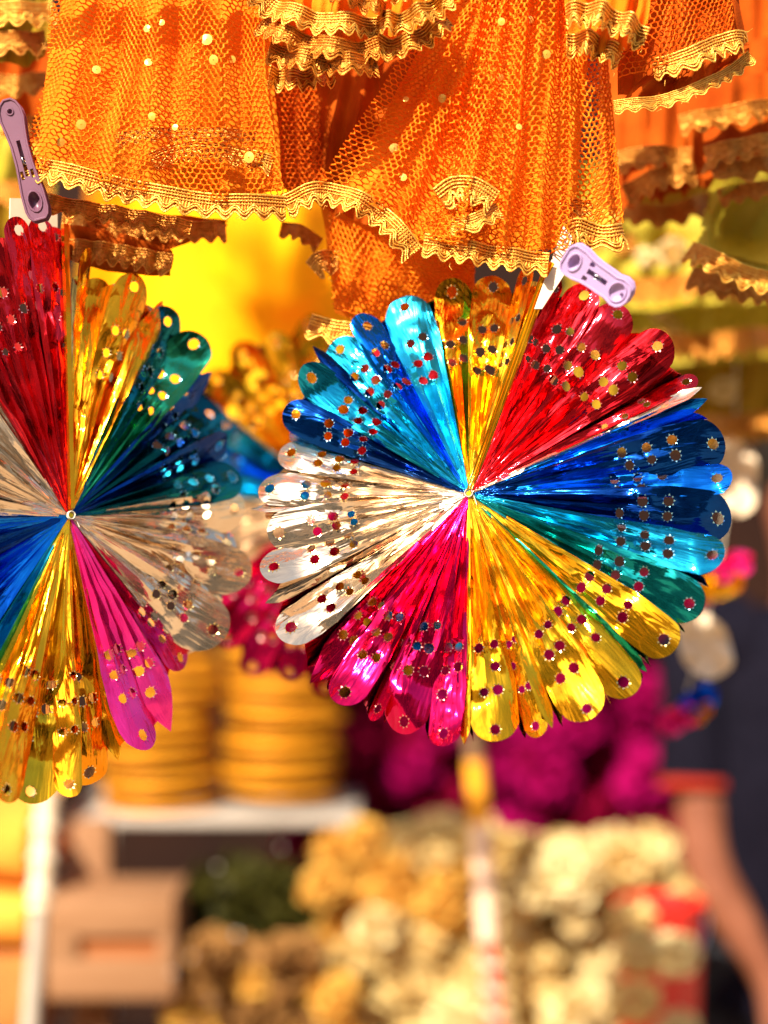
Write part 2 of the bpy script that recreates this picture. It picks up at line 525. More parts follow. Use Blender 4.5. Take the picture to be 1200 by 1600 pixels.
def fold_mesh(name, A, B, rng, depth=42):
    """the valley between two neighbouring petals: two side panels meeting at the back"""
    (XA, wA, LA), (XB, wB, LB) = A, B
    mb = MB()
    for side in (0, 1):
        rows, uvs = [], []
        n = 14
        ra, rb = rng.uniform(0.90, 1.0), rng.uniform(0.92, 1.02)
        ph = rng.uniform(0, 6)
        for i in range(n):
            q = i / (n - 1)
            sa = 5 + (LA * 0.93 - 5) * q
            sb = 5 + (LB * 0.93 - 5) * q
            pa = Vector(XA(sa, wA(sa) * 0.97)); pb = Vector(XB(sb, -wB(sb) * 0.97))
            d = depth * min(1, q / 0.6) * S
            mid = (pa + pb) / 2
            mid = mid * (1 + 0.05 * q) + Vector((0, d, 0))
            e = pa if side == 0 else pb
            row = []
            for j in range(4):
                u = j / 3
                p = e.lerp(mid, u) + Vector((0, 0, 0))
                wv = S * 2.2 * math.sin(ph + q * 9 + u * 3) * u * (1 - u) * 4 * q
                row.append(p + Vector((wv, 0, wv * 0.5)))
                uvs.append((u * 0.8 + ph, q * 4))
            rows.append(row)
        mb.grid(rows, 0, False, uvs)
    return mb.mesh(name, 60)

GL = {'gold': 'glint', 'amber': 'glint', 'red': 'glintred', 'crimson': 'glintred', 'pink': 'glintred', 'blue': 'glintblue', 'navy': 'glintblue', 'teal': 'glintblue', 'cyan': 'glintblue', 'tealreflect': 'glintblue', 'dkteal': 'glintblue', 'green': 'glintblue', 'silver': 'glint'}
COLNAME = {'gold': 'gold', 'amber': 'amber', 'red': 'red', 'crimson': 'crimson', 'pink': 'bright pink', 'blue': 'blue', 'navy': 'reflection-darkened blue',
           'teal': 'teal', 'cyan': 'glare-brightened cyan', 'tealreflect': 'reflection-tinted teal', 'dkteal': 'dark teal', 'green': 'green', 'silver': 'silver'}

def rosette(hub_px, Y, rz, label, petals, seed, group, rx=0.0, hubr=7):
    """petals: (tip px, tip py, half width, colour, options) clockwise; tips are turned into the rosette's own plane"""
    rng = random.Random(seed)
    hub = P(hub_px[0], hub_px[1], Y)
    root = empty("foil_rosette", hub, label, "foil rosette", group)
    root.rotation_euler = (rx, 0, rz)
    Mx = root.rotation_euler.to_matrix()
    nrm = Mx @ Vector((0, 1, 0))
    c = Vector((0, -DIST, ZC))
    info = []
    for (tx, ty, hw, colr, opt) in petals:
        d = P(tx, ty, 0) - c
        k = (hub - c).dot(nrm) / d.dot(nrm)
        loc = Mx.inverted() @ (c + d * k - hub)
        tip = (loc.x / S, loc.z / S)
        o = dict(tilt=rng.uniform(-0.3, 0.3), bend=rng.uniform(-0.3, 0.4), lift=rng.uniform(-4, 5), amp=rng.uniform(0.8, 1.2))
        opt = dict(opt)
        if 'tilt' in opt and not opt.get('point'): opt['tilt'] *= 1.7
        o.update({k2: v for k2, v in opt.items() if k2 in ('tilt', 'bend', 'lift', 'amp', 'holes', 'point', 'cup', 'kb', 'fix')})
        me, X, wd, L = petal_mesh("foil_petal", tip, hw, rng, **o)
        ob = link("foil_petal", me, [F[colr], F[GL[colr]]], root)
        ob['label'] = ("pointed " if o.get('point') else "punched ") + COLNAME[colr] + " foil petal"
        info.append((X, wd, L, opt.get('fold', colr), opt))
    n = len(info)
    for i in range(n):
        a, b = info[i], info[(i + 1) % n]
        if a[4].get('nofold'): continue
        me = fold_mesh("pleat_fold", (b[0], b[1], b[2]), (a[0], a[1], a[2]), rng, a[4].get('depth', 40))
        link("pleat_fold", me, F[a[3]], root)
    mb = MB()
    mb.tube([Vector((0, -S * 6, 0)), Vector((0, S * 10, 0))], S * hubr * 0.55, 10)
    hk = mb.build("hub_knot", F['gold'], root, 40)
    mb = MB()
    pts = [Vector((S * (6.2 * math.cos(t * .55) + .5 * math.sin(t * 3.1)), S * (-9 + 0.10 * t), S * (6.2 * math.sin(t * .55)))) for t in range(60)]
    pts += [pts[-1] + Vector((S * 1.2 * t, -S * .4 * t, -S * (2.2 * t + .1 * t * t))) for t in range(1, 9)]
    mb.tube(pts, S * 0.8, 5)
    mb.build("tie_thread", M['cord'], hk, 180)
    return root

GR = "foil rosettes clipped in a row"
main_petals = [
    (772, 432, 30, 'gold', dict(tilt=0.12, bend=0.25)),
    (826, 424, 21, 'gold', dict(tilt=-0.5, bend=0.1, holes=True)),
    (874, 438, 14, 'red', dict(tilt=0.5, point=False)),
    (921, 447, 31, 'red', dict(tilt=-0.15, bend=0.1)),
    (977, 478, 31, 'red', dict(tilt=0.16, bend=-0.1)),
    (1046, 535, 35, 'red', dict(tilt=0.05, bend=0.1)),
    (1090, 583, 17, 'red', dict(tilt=-0.35)),
    (1097, 606, 11, 'silver', dict(tilt=-0.5, point=True, holes=False)),
    (1106, 622, 12, 'blue', dict(tilt=0.6, point=True, holes=False)),
    (1134, 684, 36, 'navy', dict(tilt=0.22, bend=-0.12, fold='blue')),
    (1144, 745, 27, 'blue', dict(tilt=-0.22, bend=0.08, fold='blue')),
    (1145, 803, 35, 'navy', dict(tilt=0.25, bend=-0.12, fold='blue')),
    (1130, 880, 33, 'teal', dict(tilt=-0.2, bend=0.05, fold='blue')),
    (1098, 955, 34, 'tealreflect', dict(tilt=0.2, bend=-0.15, fold='green')),
    (1056, 1016, 32, 'gold', dict(tilt=0.1, bend=-0.1, fold='green')),
    (1011, 1048, 11, 'green', dict(tilt=0.7, point=True, holes=False, fold='gold')),
    (990, 1086, 32, 'gold', dict(tilt=-0.15, bend=-0.1)),
    (925, 1126, 36, 'gold', dict(tilt=0.12, bend=0.05)),
    (864, 1140, 11, 'gold', dict(tilt=-0.6, point=True, holes=False)),
    (842, 1152, 20, 'gold', dict(tilt=0.3, bend=0.4)),
    (778, 1162, 35, 'gold', dict(tilt=-0.1, bend=0.35)),
    (727, 1166, 9, 'gold', dict(tilt=0.5, point=True, holes=False, fold='crimson')),
    (694, 1170, 26, 'crimson', dict(tilt=0.2, bend=-0.1)),
    (625, 1145, 35, 'crimson', dict(tilt=-0.15, bend=0.1)),
    (583, 1128, 16, 'crimson', dict(tilt=0.4, bend=0.3)),
    (532, 1103, 31, 'crimson', dict(tilt=0.1, bend=0.3)),
    (484, 1068, 24, 'crimson', dict(tilt=-0.35, point=True)),
    (441, 1000, 34, 'silver', dict(tilt=0.15, bend=0.25, fold='crimson')),
    (416, 944, 11, 'silver', dict(tilt=-0.55, point=True, holes=False)),
    (415, 900, 31, 'silver', dict(tilt=0.2, bend=0.3)),
    (421, 838, 32, 'silver', dict(tilt=-0.12, bend=0.0)),
    (394, 797, 10, 'silver', dict(tilt=0.6, point=True, holes=False)),
    (404, 765, 27, 'silver', dict(tilt=0.1, bend=0.3)),
    (431, 700, 30, 'silver', dict(tilt=0.25, bend=-0.3, fold='blue')),
    (447, 645, 27, 'navy', dict(tilt=-0.1, bend=-0.1, fold='blue')),
    (478, 588, 30, 'teal', dict(tilt=0.15, bend=0.2, fold='blue')),
    (491, 545, 10, 'navy', dict(tilt=0.5, point=True, holes=False, fold='blue')),
    (520, 535, 35, 'teal', dict(tilt=-0.1, bend=0.1, fold='blue')),
    (564, 497, 27, 'blue', dict(tilt=0.3, bend=-0.1, fold='blue')),
    (628, 464, 36, 'cyan', dict(tilt=0.0, bend=-0.12, fold='green', cup=0.12, lift=10, kb=0.62)),
    (705, 436, 30, 'amber', dict(tilt=0.1, bend=-0.2, lift=-12, fold='green')),
]
main = rosette((733, 772), 0.0, R(-9), "large sharp foil rosette of gold, red, blue, crimson and silver petals under the lilac peg", main_petals, 11, GR, R(-14))

left_petals = [
    (57, 342, 25, 'red', dict(tilt=0.1, bend=-0.1, fix=True, lift=6, fold='red')),
    (88, 352, 18, 'red', dict(tilt=-0.1, bend=0.0, fix=True, lift=2, nofold=True)),
    (128, 395, 20, 'gold', dict(tilt=0.4, holes=False)),
    (152, 436, 24, 'amber', dict(tilt=-0.1, bend=0.2, fold='amber', holes=False)),
    (196, 440, 34, 'amber', dict(tilt=0.1, bend=0.25, fold='amber', kb=0.5)),
    (251, 470, 30, 'amber', dict(tilt=0.35, lift=8, point=True, holes=False, fold='teal')),
    (266, 488, 34, 'dkteal', dict(tilt=0.1, fold='navy')),
    (303, 530, 36, 'green', dict(tilt=-0.2, fold='navy')),
    (333, 580, 22, 'navy', dict(tilt=0.4, point=True, fold='teal')),
    (344, 634, 40, 'dkteal', dict(tilt=-0.1, fold='navy')),
    (358, 690, 30, 'navy', dict(tilt=0.4, fold='teal')),
    (372, 745, 34, 'dkteal', dict(tilt=-0.15, fold='teal')),
    (382, 795, 36, 'silver', dict(tilt=0.15)),
    (374, 850, 36, 'silver', dict(tilt=-0.2)),
    (372, 905, 42, 'silver', dict(tilt=0.2, bend=0.3)),
    (356, 950, 36, 'silver', dict(tilt=-0.1)),
    (338, 1000, 46, 'silver', dict(tilt=0.15, bend=0.25, fold='silver')),
    (296, 1040, 36, 'crimson', dict(tilt=-0.2, fold='crimson')),
    (270, 1143, 32, 'pink', dict(tilt=0.2, point=True)),
    (218, 1172, 38, 'pink', dict(tilt=-0.15, bend=0.2, fold='gold')),
    (184, 1188, 16, 'amber', dict(tilt=0.5, point=True, holes=False, fold='gold')),
    (150, 1226, 34, 'amber', dict(tilt=-0.1, bend=0.2)),
    (97, 1246, 20, 'amber', dict(tilt=0.4, bend=0.1)),
    (48, 1256, 38, 'gold', dict(tilt=0.1, bend=0.2)),
    (-8, 1255, 34, 'amber', dict(tilt=-0.2)),
    (-70, 1235, 38, 'gold', dict(tilt=0.15, fold='teal')),
    (-125, 1190, 38, 'teal', dict(tilt=-0.1)),
    (-180, 1120, 40, 'blue', dict(tilt=0.1)),
    (-220, 1030, 40, 'blue', dict(tilt=-0.2)),
    (-245, 930, 40, 'navy', dict(tilt=0.2)),
    (-250, 840, 38, 'blue', dict(tilt=-0.1, fold='silver')),
    (-245, 750, 38, 'silver', dict(tilt=0.1)),
    (-225, 660, 38, 'silver', dict(tilt=-0.1)),
    (-190, 570, 38, 'silver', dict(tilt=0.2)),
    (-145, 480, 38, 'silver', dict(tilt=-0.2, fold='red')),
    (-95, 410, 36, 'red', dict(tilt=0.2)),
    (-40, 365, 32, 'red', dict(tilt=-0.1, bend=0.0, fix=True)),
    (14, 345, 25, 'red', dict(tilt=0.1, bend=-0.1, fix=True, lift=4)),
]
left = rosette((108, 806), 0.005, R(40), "foil rosette at the left edge, turned aside, with bright pink and dark green petals", left_petals, 5, GR, R(-9))

back_petals = []
hubb = (527, 790)
for i in range(30):
    a = R(12 * i + 4)
    r = 292 + (8 if i % 2 else -6)
    tx, ty = hubb[0] + r * math.sin(a), hubb[1] - r * math.cos(a)
    deg = 12 * i
    cl = 'gold' if deg >= 312 or deg < 12 else 'red' if deg < 84 else 'blue' if deg < 150 else 'gold' if deg < 180 else 'crimson' if deg < 230 else 'silver' if deg < 276 else 'blue'
    if cl == 'blue' and i % 2: cl = 'teal'
    back_petals.append((tx, ty, 23 * 1.25, cl, dict(bend=0.1)))
rosette(hubb, 0.34, R(-12), "blurred foil rosette half hidden behind the large sharp one", back_petals, 21, GR)

# ------------------------------------------------------------------ pegs and cards
def plate(outline, holes, thick, y0=0.0):
    """flat moulded plate with openings; outline in (x, z), thickness along y"""
    verts = [Vector(p) for p in outline]
    edges = [(i, (i + 1) % len(outline)) for i in range(len(outline))]
    loops = [list(range(len(outline)))]
    for h in holes:
        o = len(verts)
        verts += [Vector(p) for p in h]
        edges += [(o + i, o + (i + 1) % len(h)) for i in range(len(h))]
        loops.append(list(range(o, o + len(h))))
    def inside(p, poly):
        c = False
        for i in range(len(poly)):
            a, b = poly[i], poly[i - 1]
            if (a[1] > p[1]) != (b[1] > p[1]) and p[0] < (b[0] - a[0]) * (p[1] - a[1]) / (b[1] - a[1]) + a[0]:
                c = not c
        return c
    vo, _, fo, *_ = delaunay_2d_cdt(verts, edges, [], 0, 1e-7)
    keep = []
    for f in fo:
        p = (sum(vo[i].x for i in f) / 3, sum(vo[i].y for i in f) / 3)
        if inside(p, outline) and not any(inside(p, h) for h in holes): keep.append(f)
    mb = MB()
    n = len(vo)
    vs = [(v.x, y0, v.y) for v in vo] + [(v.x, y0 + thick, v.y) for v in vo]
    fs = list(keep) + [tuple(i + n for i in reversed(f)) for f in keep]
    for lp in loops:
        for i in range(len(lp)):
            a, b = lp[i], lp[(i + 1) % len(lp)]
            fs.append((a, b, b + n, a + n))
    mb.add(vs, fs)
    return mb

def circ(cx, cz, r, n=14, rz=None):
    rz = rz or r
    return [(cx + r * math.cos(2 * PI * i / n), cz + rz * math.sin(2 * PI * i / n)) for i in range(n)]

def peg_outline(L, wj, wn, wt):
    """half-widths at jaw, neck and thumb end, along x from 0 to L"""
    st = [(0.0, wj * 0.55), (0.03, wj * 0.85), (0.08, wj), (0.22, wj), (0.34, wj * 0.86), (0.46, wn), (0.62, wn), (0.74, wt * 0.84), (0.84, wt),
          (0.92, wt * 0.93), (0.97, wt * 0.68), (1.0, wt * 0.3)]
    return [(x * L, wv) for x, wv in st] + [(x * L, -wv) for x, wv in reversed(st)]

def peg(loc, rot, L, wj, wn, wt, label, mat, dish=True):
    root = empty("clothes_peg", loc, label, "clothes peg", "plastic pegs holding the rosettes")
    root.rotation_euler = rot
    u = S
    out = [(x * u, z * u) for x, z in peg_outline(L, wj, wn, wt)]
    def rect(x0, x1, z0, z1): return [(x0 * u, z0 * u), (x1 * u, z0 * u), (x1 * u, z1 * u), (x0 * u, z1 * u)]
    holes = [circ(0.15 * L * u, 0, 0.085 * L * u, 14, wj * 0.62 * u), rect(0.34 * L, 0.41 * L, wn * 0.45, wn * 0.85), rect(0.34 * L, 0.41 * L, -wn * 0.85, -wn * 0.45),
             rect(0.36 * L, 0.66 * L, -wn * 0.22, wn * 0.26), circ(0.84 * L * u, 0, 0.115 * L * u, 18, wt * 0.72 * u) if dish else circ(0.9 * L * u, 0, 5 * u, 12)]
    for k in (0, 1):
        y = (-9 if k == 0 else 5) * u
        mb = plate(out, holes if k == 0 else [], 4.5 * u, y)
        if k == 0:
            for cx_, rx_, rz_, dp in ((0.15, 0.085 * L, wj * 0.62, 11), (0.84, 0.115 * L, wt * 0.72, 6.5))[:2 if dish else 1]:
                mb.grid([[(cx_ * L * u + q * rx_ * u * math.cos(2 * PI * j / 18), y + dp * u * (1 - q ** 3), q * rz_ * u * math.sin(2 * PI * j / 18)) for j in range(18)] for q in (0.01, .25, .5, .7, .85, .95, 1.0)], 0, True)
            if dish: mb.tube([Vector((0.9 * L * u, y - 1 * u, 0)), Vector((0.9 * L * u, y + 6 * u, 0))], 2.2 * u, 8, 1)  # dark plug paints the shade of a small hole
        # raised rim round the outside and round the jaw opening
        ring = [Vector((x, y - (0.5 if k == 0 else -5) * u, z)) for x, z in out]
        mb.tube(ring + [ring[0]], 2.1 * u, 6, caps=False)
        if k == 0:
            ring = [Vector((x, y - 0.6 * u, z)) for x, z in holes[0]]
            mb.tube(ring + [ring[0]], 1.9 * u, 6, caps=False)
            ring = [Vector((x, y - 0.8 * u, z)) for x, z in holes[-1]]
            mb.tube(ring + [ring[0]], 1.4 * u, 6, caps=False)
        a = mb.build("peg_arm", [mat, M['pegshade']], root, 40)
    sp = MB()
    pts = []
    for i in range(40):
        a = i / 40 * 2 * PI * 3
        pts.append(Vector(((0.5 * L + 7 * math.cos(a)) * u, (-1 + 5 * math.sin(a)) * u, (-9 + 18 * i / 40) * u)))
    sp.tube(pts, 1.1 * u, 6)
    sp.build("spring", M['steel'], root, 60)
    return root

peg(P(886, 398, -0.055), (R(20), R(36), R(-14)), 114, 23, 18.5, 21.5, "pale lilac plastic peg at the top of the large sharp rosette", M['lilac'])
peg(P(64, 344, -0.005), (R(0), R(-105.5), R(0)), 192, 17, 12.5, 18, "shade-toned mauve plastic peg standing on the left red petals", M['mauve'], False)

# cream card ends of the rosettes
def card(points, thick, parent, y0):
    mb = plate([(x * S, z * S) for x, z in points], [], thick * S, y0 * S)
    mb.build("card_end", M['card'], parent)
def rel(px, py, hub): return (px - hub[0], hub[1] - py)
hm = (733, 772)
# two card strips run edge-on from the hub, sheathed in gold foil
cd = MB()
for (pa, pb, pc, pd) in [((735, 765), (740, 765), (893, 378), (880, 366))]:
    a, b, c2, d2 = [rel(*p, hm) for p in (pa, pb, pc, pd)]
    pts = [a, b, c2, d2]
cardm = plate([(x * S, z * S) for x, z in [rel(836, 500, hm), rel(848, 500, hm), rel(884, 440, hm), rel(893, 382, hm), rel(879, 364, hm)]], [], 3 * S, -88 * S)
cardm.build("card_end", M['card'], main)
g = MB()
for k, (dx, ex, ey, y) in enumerate(((-2, 853, 432, -92), (2, 862, 425, -90), (6, 850, 470, -84))):
    a, b = rel(733 + dx, 768, hm), rel(ex, ey, hm)
    pts = [Vector(((a[0] + (b[0] - a[0]) * i / 20) * S, y * S * (0.12 + 0.88 * i / 20), (a[1] + (b[1] - a[1]) * i / 20) * S)) for i in range(21)]
    g.tube(pts, [S * (1.2 + 2.4 * min(1, i / 10)) for i in range(21)], 6)
g.build("gold_edge", F['gold'], main, 50)
# left card: stands behind the red petals
hl_ = (108, 806)
lc = [(22, 306), (95, 308), (96, 380), (20, 380)]
c = Vector((0, -DIST, ZC)); hub = P(*hl_, 0.005)
Ml = left.rotation_euler.to_matrix(); nr = Ml @ Vector((0, 1, 0))
def onleft(px, py):
    d = P(px, py, 0) - c
    q = Ml.inverted() @ (c + d * ((hub - c).dot(nr) / d.dot(nr)) - hub)
    return (q.x, q.z)
plate([onleft(*p) for p in lc], [], 3 * S, 12 * S).build("card_end", M['card'], left)
plate([onleft(*p) for p in ((106, 796), (112, 796), (103, 352), (95, 352))], [], 9 * S, -10 * S).build("card_edge", F['amber'], left)

# ------------------------------------------------------------------ scarves: net, cloth, trim, sequins
YO = 0.0
def surf(top, bot, fold=0.006, nf=3.0, seed=0, bulge=0.0):
    """patch between two pixel polylines (px, py, Y); returns S(u,v)"""
    T = catmull([P(p[0], p[1], p[2] + YO) for p in top], 33)
    B = catmull([P(p[0], p[1], p[2] + YO) for p in bot], 33)
    sd = Vector((seed * 7.1, seed * 3.3, 1.7))
    def at(l, u):
        x = max(0, min(31.999, u * 32)); i = int(x)
        return l[i].lerp(l[i + 1], x - i)
    def f(u, v):
        p = at(T, u).lerp(at(B, u), v)
        u_ = u + 0.10 * noise.noise(Vector((u * 3, v * 0.8, 4)) + sd) + 0.05 * v * math.sin(seed + 5 * u)
        a = math.sin(2 * PI * nf * u_ + seed * 2 + 0.8 * v) * (0.5 + 0.9 * abs(noise.noise(Vector((u * 2.2, 0.4 * v, 8)) + sd)) + 0.3 * v) + 0.6 * math.sin(2 * PI * nf * 2.3 * u + seed * 5 + 2 * v)
        nn = noise.noise(Vector((u * 4, v * 3, 0)) + sd)
        p = p + Vector((0, fold * (a * 0.6 + nn) - bulge * math.sin(PI * v) * math.sin(PI * u), 0))
        p.x += 0.35 * fold * nn
        return p
    wpx = ((T[0] - T[-1]).length + (B[0] - B[-1]).length) / 2
    hpx = sum((T[i] - B[i]).length for i in (0, 8, 16, 24, 32)) / 5
    return f, wpx, hpx

def net(fsurf, pitch=9.5, strand=2.7, mat='net', parent=None, seed=0, scale=None):
    """hexagonal net: every thread a small three-sided bar"""
    f, W, H = fsurf
    rng = random.Random(seed)
    pt = pitch * S
    a = pt / math.sqrt(3)
    def wv(x, z):
        if not (0 <= x <= W and 0 <= z <= H): return None
        return (x, z)
    cache = {}
    def X(x, z):
        k = (round(x / pt * 12), round(z / pt * 12))
        if k not in cache:
            if x < -pt or x > W + pt * .5 or z < -pt or z > H + pt * .5:
                cache[k] = None
            else:
                u, v = min(1, max(0, x / W)), min(1, max(0, z / H))
                p = f(u, v) + Vector((rng.uniform(-1, 1), rng.uniform(-1, 1), rng.uniform(-1, 1))) * (0.10 * pt)
                n = (f(min(1, u + .01), v) - f(max(0, u - .01), v)).cross(f(u, min(1, v + .01)) - f(u, max(0, v - .01)))
                n = n.normalized() if n.length > 1e-12 else Vector((0, -1, 0))
                if n.y > 0: n = -n
                cache[k] = (p, n)
        return cache[k]
    vs, fs = [], []
    hw = strand * S / 2
    rows = int(H / (1.5 * a)) + 2
    cols = int(W / pt) + 2
    for j in range(rows):
        for i in range(cols):
            cx = i * pt + (0.5 * pt if j % 2 else 0)
            cz = j * 1.5 * a
            c = [(cx + a * math.sin(PI / 3 * k), cz + a * math.cos(PI / 3 * k)) for k in (0, 1, 2, 3)]
            for k in range(3):
                q0, q1 = X(*c[k]), X(*c[k + 1])
                if not q0 or not q1: continue
                p0, n0 = q0; p1, n1 = q1
                d = p1 - p0
                if d.length < 1e-6: continue
                sd = d.cross(n0).normalized() * hw
                o = len(vs)
                for p, n in ((p0, n0), (p1, n1)):
                    vs += [p + sd - n * hw * .5, p - sd - n * hw * .5, p + n * hw]
                fs += [(o, o + 3, o + 4, o + 1), (o + 1, o + 4, o + 5, o + 2), (o + 2, o + 5, o + 3, o)]
    mb = MB()
    mb.add(vs, fs)
    o = mb.build("net_panel", M[mat], parent)
    o['kind'] = 'stuff'
    return o

def cloth(fsurf, mat, parent, nu=60, nv=36, name="cloth_layer", jag=0.0, seed=0):
    f, W, H = fsurf
    rng = random.Random(seed)
    rows = []
    jj = [rng.uniform(-1, 1) * jag for _ in range(nu + 1)]
    for i in range(nv + 1):
        rows.append([f(j / nu, i / nv) + Vector((0, 0, jj[j] * (i / nv) ** 4)) for j in range(nu + 1)])
    mb = MB()
    mb.grid(rows)
    return mb.build(name, M[mat], parent, 180)

def trim(path, parent, h=44, lam=31, mat='trim', mat2='trimlt', ruffle=0.003, nruf=5, seed=0, flip=1, lean=0.15, detail=True):
    """gold lace edging: ribbed band with cords, wavy braid and scallops below"""
    rng = random.Random(seed)
    pts0 = [P(p[0], p[1], p[2] + YO) for p in path]
    Ym = sum(p[2] for p in path) / len(path)
    k = K(Ym)
    ln = sum((b - a).length for a, b in zip(pts0, pts0[1:]))
    n = max(12, int(ln / (2.4 * k)))
    C = catmull(pts0, n)
    ph = rng.uniform(0, 6)
    for i, p in enumerate(C):
        q = i / (n - 1)
        C[i] = p + Vector((0, ruffle * (math.sin(2 * PI * nruf * q + ph) + 0.5 * noise.noise(Vector((q * nruf * 3, seed, 0)))), 0))
    T = [(C[min(i + 3, n - 1)] - C[max(i - 3, 0)]).normalized() for i in range(n)]
    D = []
    for t in T:
        d = Vector((t.z, 0, -t.x))
        if d.z * flip > 0 and abs(d.z) > 0.05 * 0: d = -d if flip > 0 else d
        d = d.normalized() if d.length > 1e-6 else Vector((0, 0, -1))
        D.append((d + Vector((0, -lean, 0))).normalized())
    # keep the drop direction continuous
    for i in range(1, n):
        if D[i].dot(D[i - 1]) < 0: D[i] = -D[i]
    if sum(d.z for d in D) * flip > 0: D = [-d for d in D]
    Nn = [Vector((0, -1, 0))] * n
    s = h / 44 * 0.92
    arc = [0.0]
    for a, b in zip(C, C[1:]): arc.append(arc[-1] + (b - a).length / k)
    def pt(i, off, z=0.0): return C[i] + D[i] * (off * s * k) + Nn[i] * (z * s * k)
    mb = MB()
    rows = []
    for off in (0, 3.5, 7, 10.5, 14, 17.5, 21, 24.5, 28, 32):
        rows.append([pt(i, off, (0.9 if i % 2 else -0.9) + rng.uniform(-0.5, 0.5)) for i in range(n)])
    wave = [math.sin(2 * PI * a / lam + 0.9 * noise.noise(Vector((a / 70, seed, 5)))) * (1 + 0.35 * noise.noise(Vector((a / 45, seed, 9)))) for a in arc]
    rows.append([pt(i, 36 + 4.5 * wave[i], rng.uniform(-0.6, 0.6)) for i in range(n)])
    rows.append([pt(i, 38.5 + 7 * wave[i], rng.uniform(-0.6, 0.6)) for i in range(n)])
    mb.grid(rows)
    o = mb.build("gold_trim", M[mat], parent, 50)
    if detail:
        tb = MB()
        for off, r, z in ((1, 1.8, 1.5), (6.5, 1.1, 1.4), (12, 1.3, 1.6), (17.5, 1.0, 1.3)):
            tb.tube([pt(i, off + rng.uniform(-0.4, 0.4), z) for i in range(n)], r * s * k, 5)
        tb.build("edge_cord", M[mat2], o, 180)
        wb = MB()
        for q, (off, am) in enumerate(((25.5, 5.5), (30, 6.0), (37.5, 6.5))):
            wb.tube([pt(i, off + am * wave[i] + rng.uniform(-0.5, 0.5), 2.2 + 1.2 * math.cos(2 * PI * arc[i] / lam)) for i in range(n)], 1.45 * s * k, 5)
        for _ in range(int(n / 14)):
            i = rng.randrange(n)
            q = pt(i, rng.choice((2, 20, 42, 44)), 2)
            a1, a2 = rng.uniform(0, 6.28), rng.uniform(-1.2, 1.2)
            l_ = rng.uniform(6, 15) * k
            wb.tube([q, q + Vector((math.cos(a1), -.3, math.sin(a1))) * l_ * .5, q + Vector((math.cos(a1 + a2), -.4, math.sin(a1 + a2))) * l_], 0.45 * k, 4)
        wb.build("wave_braid", M[mat2], o, 180)
    return o

def sequins(fsurf, spots, parent, seed=0):
    f, W, H = fsurf
    rng = random.Random(seed)
    me = None
    for (u, v, r) in spots:
        if me is None:
            mb = MB()
            rows = [[Vector((rr * math.cos(2 * PI * j / 10), -0.12 * (1 - rr), rr * math.sin(2 * PI * j / 10))) for j in range(10)] for rr in (0.12, 0.55, 1.0)]
            mb.grid(rows, 0, True)
            me = mb.mesh("sequin", 180)
            me.materials.append(M['sequin'])
        o = link("sequin", me, None, parent)
        o.location = f(u, v) + Vector((0, -0.0025, 0))
        o.rotation_euler = (rng.uniform(-.3, .5), rng.uniform(-.3, .3), rng.uniform(-.4, .4))
        o.scale = (r * S,) * 3

M['sequin'] = plain("gold_sequin", (1, 0.52, 0.05), (1, 0.66, 0.12), 0.35, 60, bump=0.05, metal=0.45)

def scarf(label, loc_px, dy=0.0, group="orange net scarves hung along the top"):
    p = P(*loc_px)
    global YO
    YO = dy
    r = empty("net_scarf", (0, 0, 0), label, "scarf", group)
    return r

# --- front left scarf
sA = scarf("wide orange net scarf at upper left with a wavy gold hem", (260, 0, -0.03), 0.032)
A = surf([(100, -70, -0.02), (250, -70, -0.03), (400, -70, -0.02)], [(38, 262, -0.035), (130, 280, -0.045), (240, 303, -0.045), (340, 314, -0.045), (440, 316, -0.03)], 0.012, 3.2, 1, 0.01)
net(A, 8.8, 2.7, 'net', sA, 1)
A3 = surf([(100, -70, 0.02), (250, -70, 0.015), (412, -70, 0.02)], [(62, 255, 0.008), (200, 290, -0.004), (340, 302, -0.004), (442, 302, 0.008)], 0.008, 2.6, 7)
cloth(A3, 'lining', sA)
trim([(38, 240, -0.036), (130, 262, -0.047), (240, 288, -0.047), (340, 302, -0.047), (446, 306, -0.034)], sA, 46, 31, seed=1, nruf=3)
trim([(60, 300, -0.02), (120, 312, -0.02), (200, 325, -0.02), (300, 345, -0.02)], sA, 36, 30, 'trimdk', 'trim', seed=8)
trim([(232, 240, -0.022), (270, 224, -0.024), (340, 222, -0.024), (428, 244, -0.022)], sA, 38, 30, seed=2, nruf=2)
trim([(180, 206, -0.018), (260, 200, -0.02), (340, 200, -0.02), (400, 206, -0.018)], sA, 26, 30, 'trimdk', 'trim', seed=3, nruf=2)
sequins(A, [(0.24, .52, 7), (0.72, .35, 9), (0.75, .44, 8), (0.48, .48, 6), (0.22, .77, 8), (0.14, .86, 7), (0.83, .43, 6), (0.51, .70, 6), (0.46, .33, 6), (0.54, .31, 5), (0.60, .72, 5), (0.88, .82, 9)], sA, 1)

# --- front centre scarf
sB = scarf("gathered orange net scarf at upper centre fanning out above the large rosette", (790, 0, -0.03), 0.032)
B1 = surf([(735, -70, -0.01), (790, -70, -0.01), (830, -70, -0.015)], [(500, 290, -0.03), (560, 310, -0.035), (620, 348, -0.035), (655, 382, -0.035), (720, 392, -0.03)], 0.010, 2.2, 2)
net(B1, 8.8, 2.7, 'net', sB, 3)
B2 = surf([(760, -70, -0.03), (820, -70, -0.035), (890, -70, -0.03)], [(664, 372, -0.045), (730, 386, -0.05), (800, 398, -0.05), (890, 392, -0.04)], 0.013, 3.4, 3, 0.012)
net(B2, 8.8, 2.7, 'net', sB, 4)
B3 = surf([(880, -70, -0.015), (910, -30, -0.015), (940, -20, -0.01)], [(875, 380, -0.03), (930, 378, -0.03), (974, 346, -0.02)], 0.006, 1.5, 5)
net(B3, 9.4, 2.9, 'net', sB, 5)
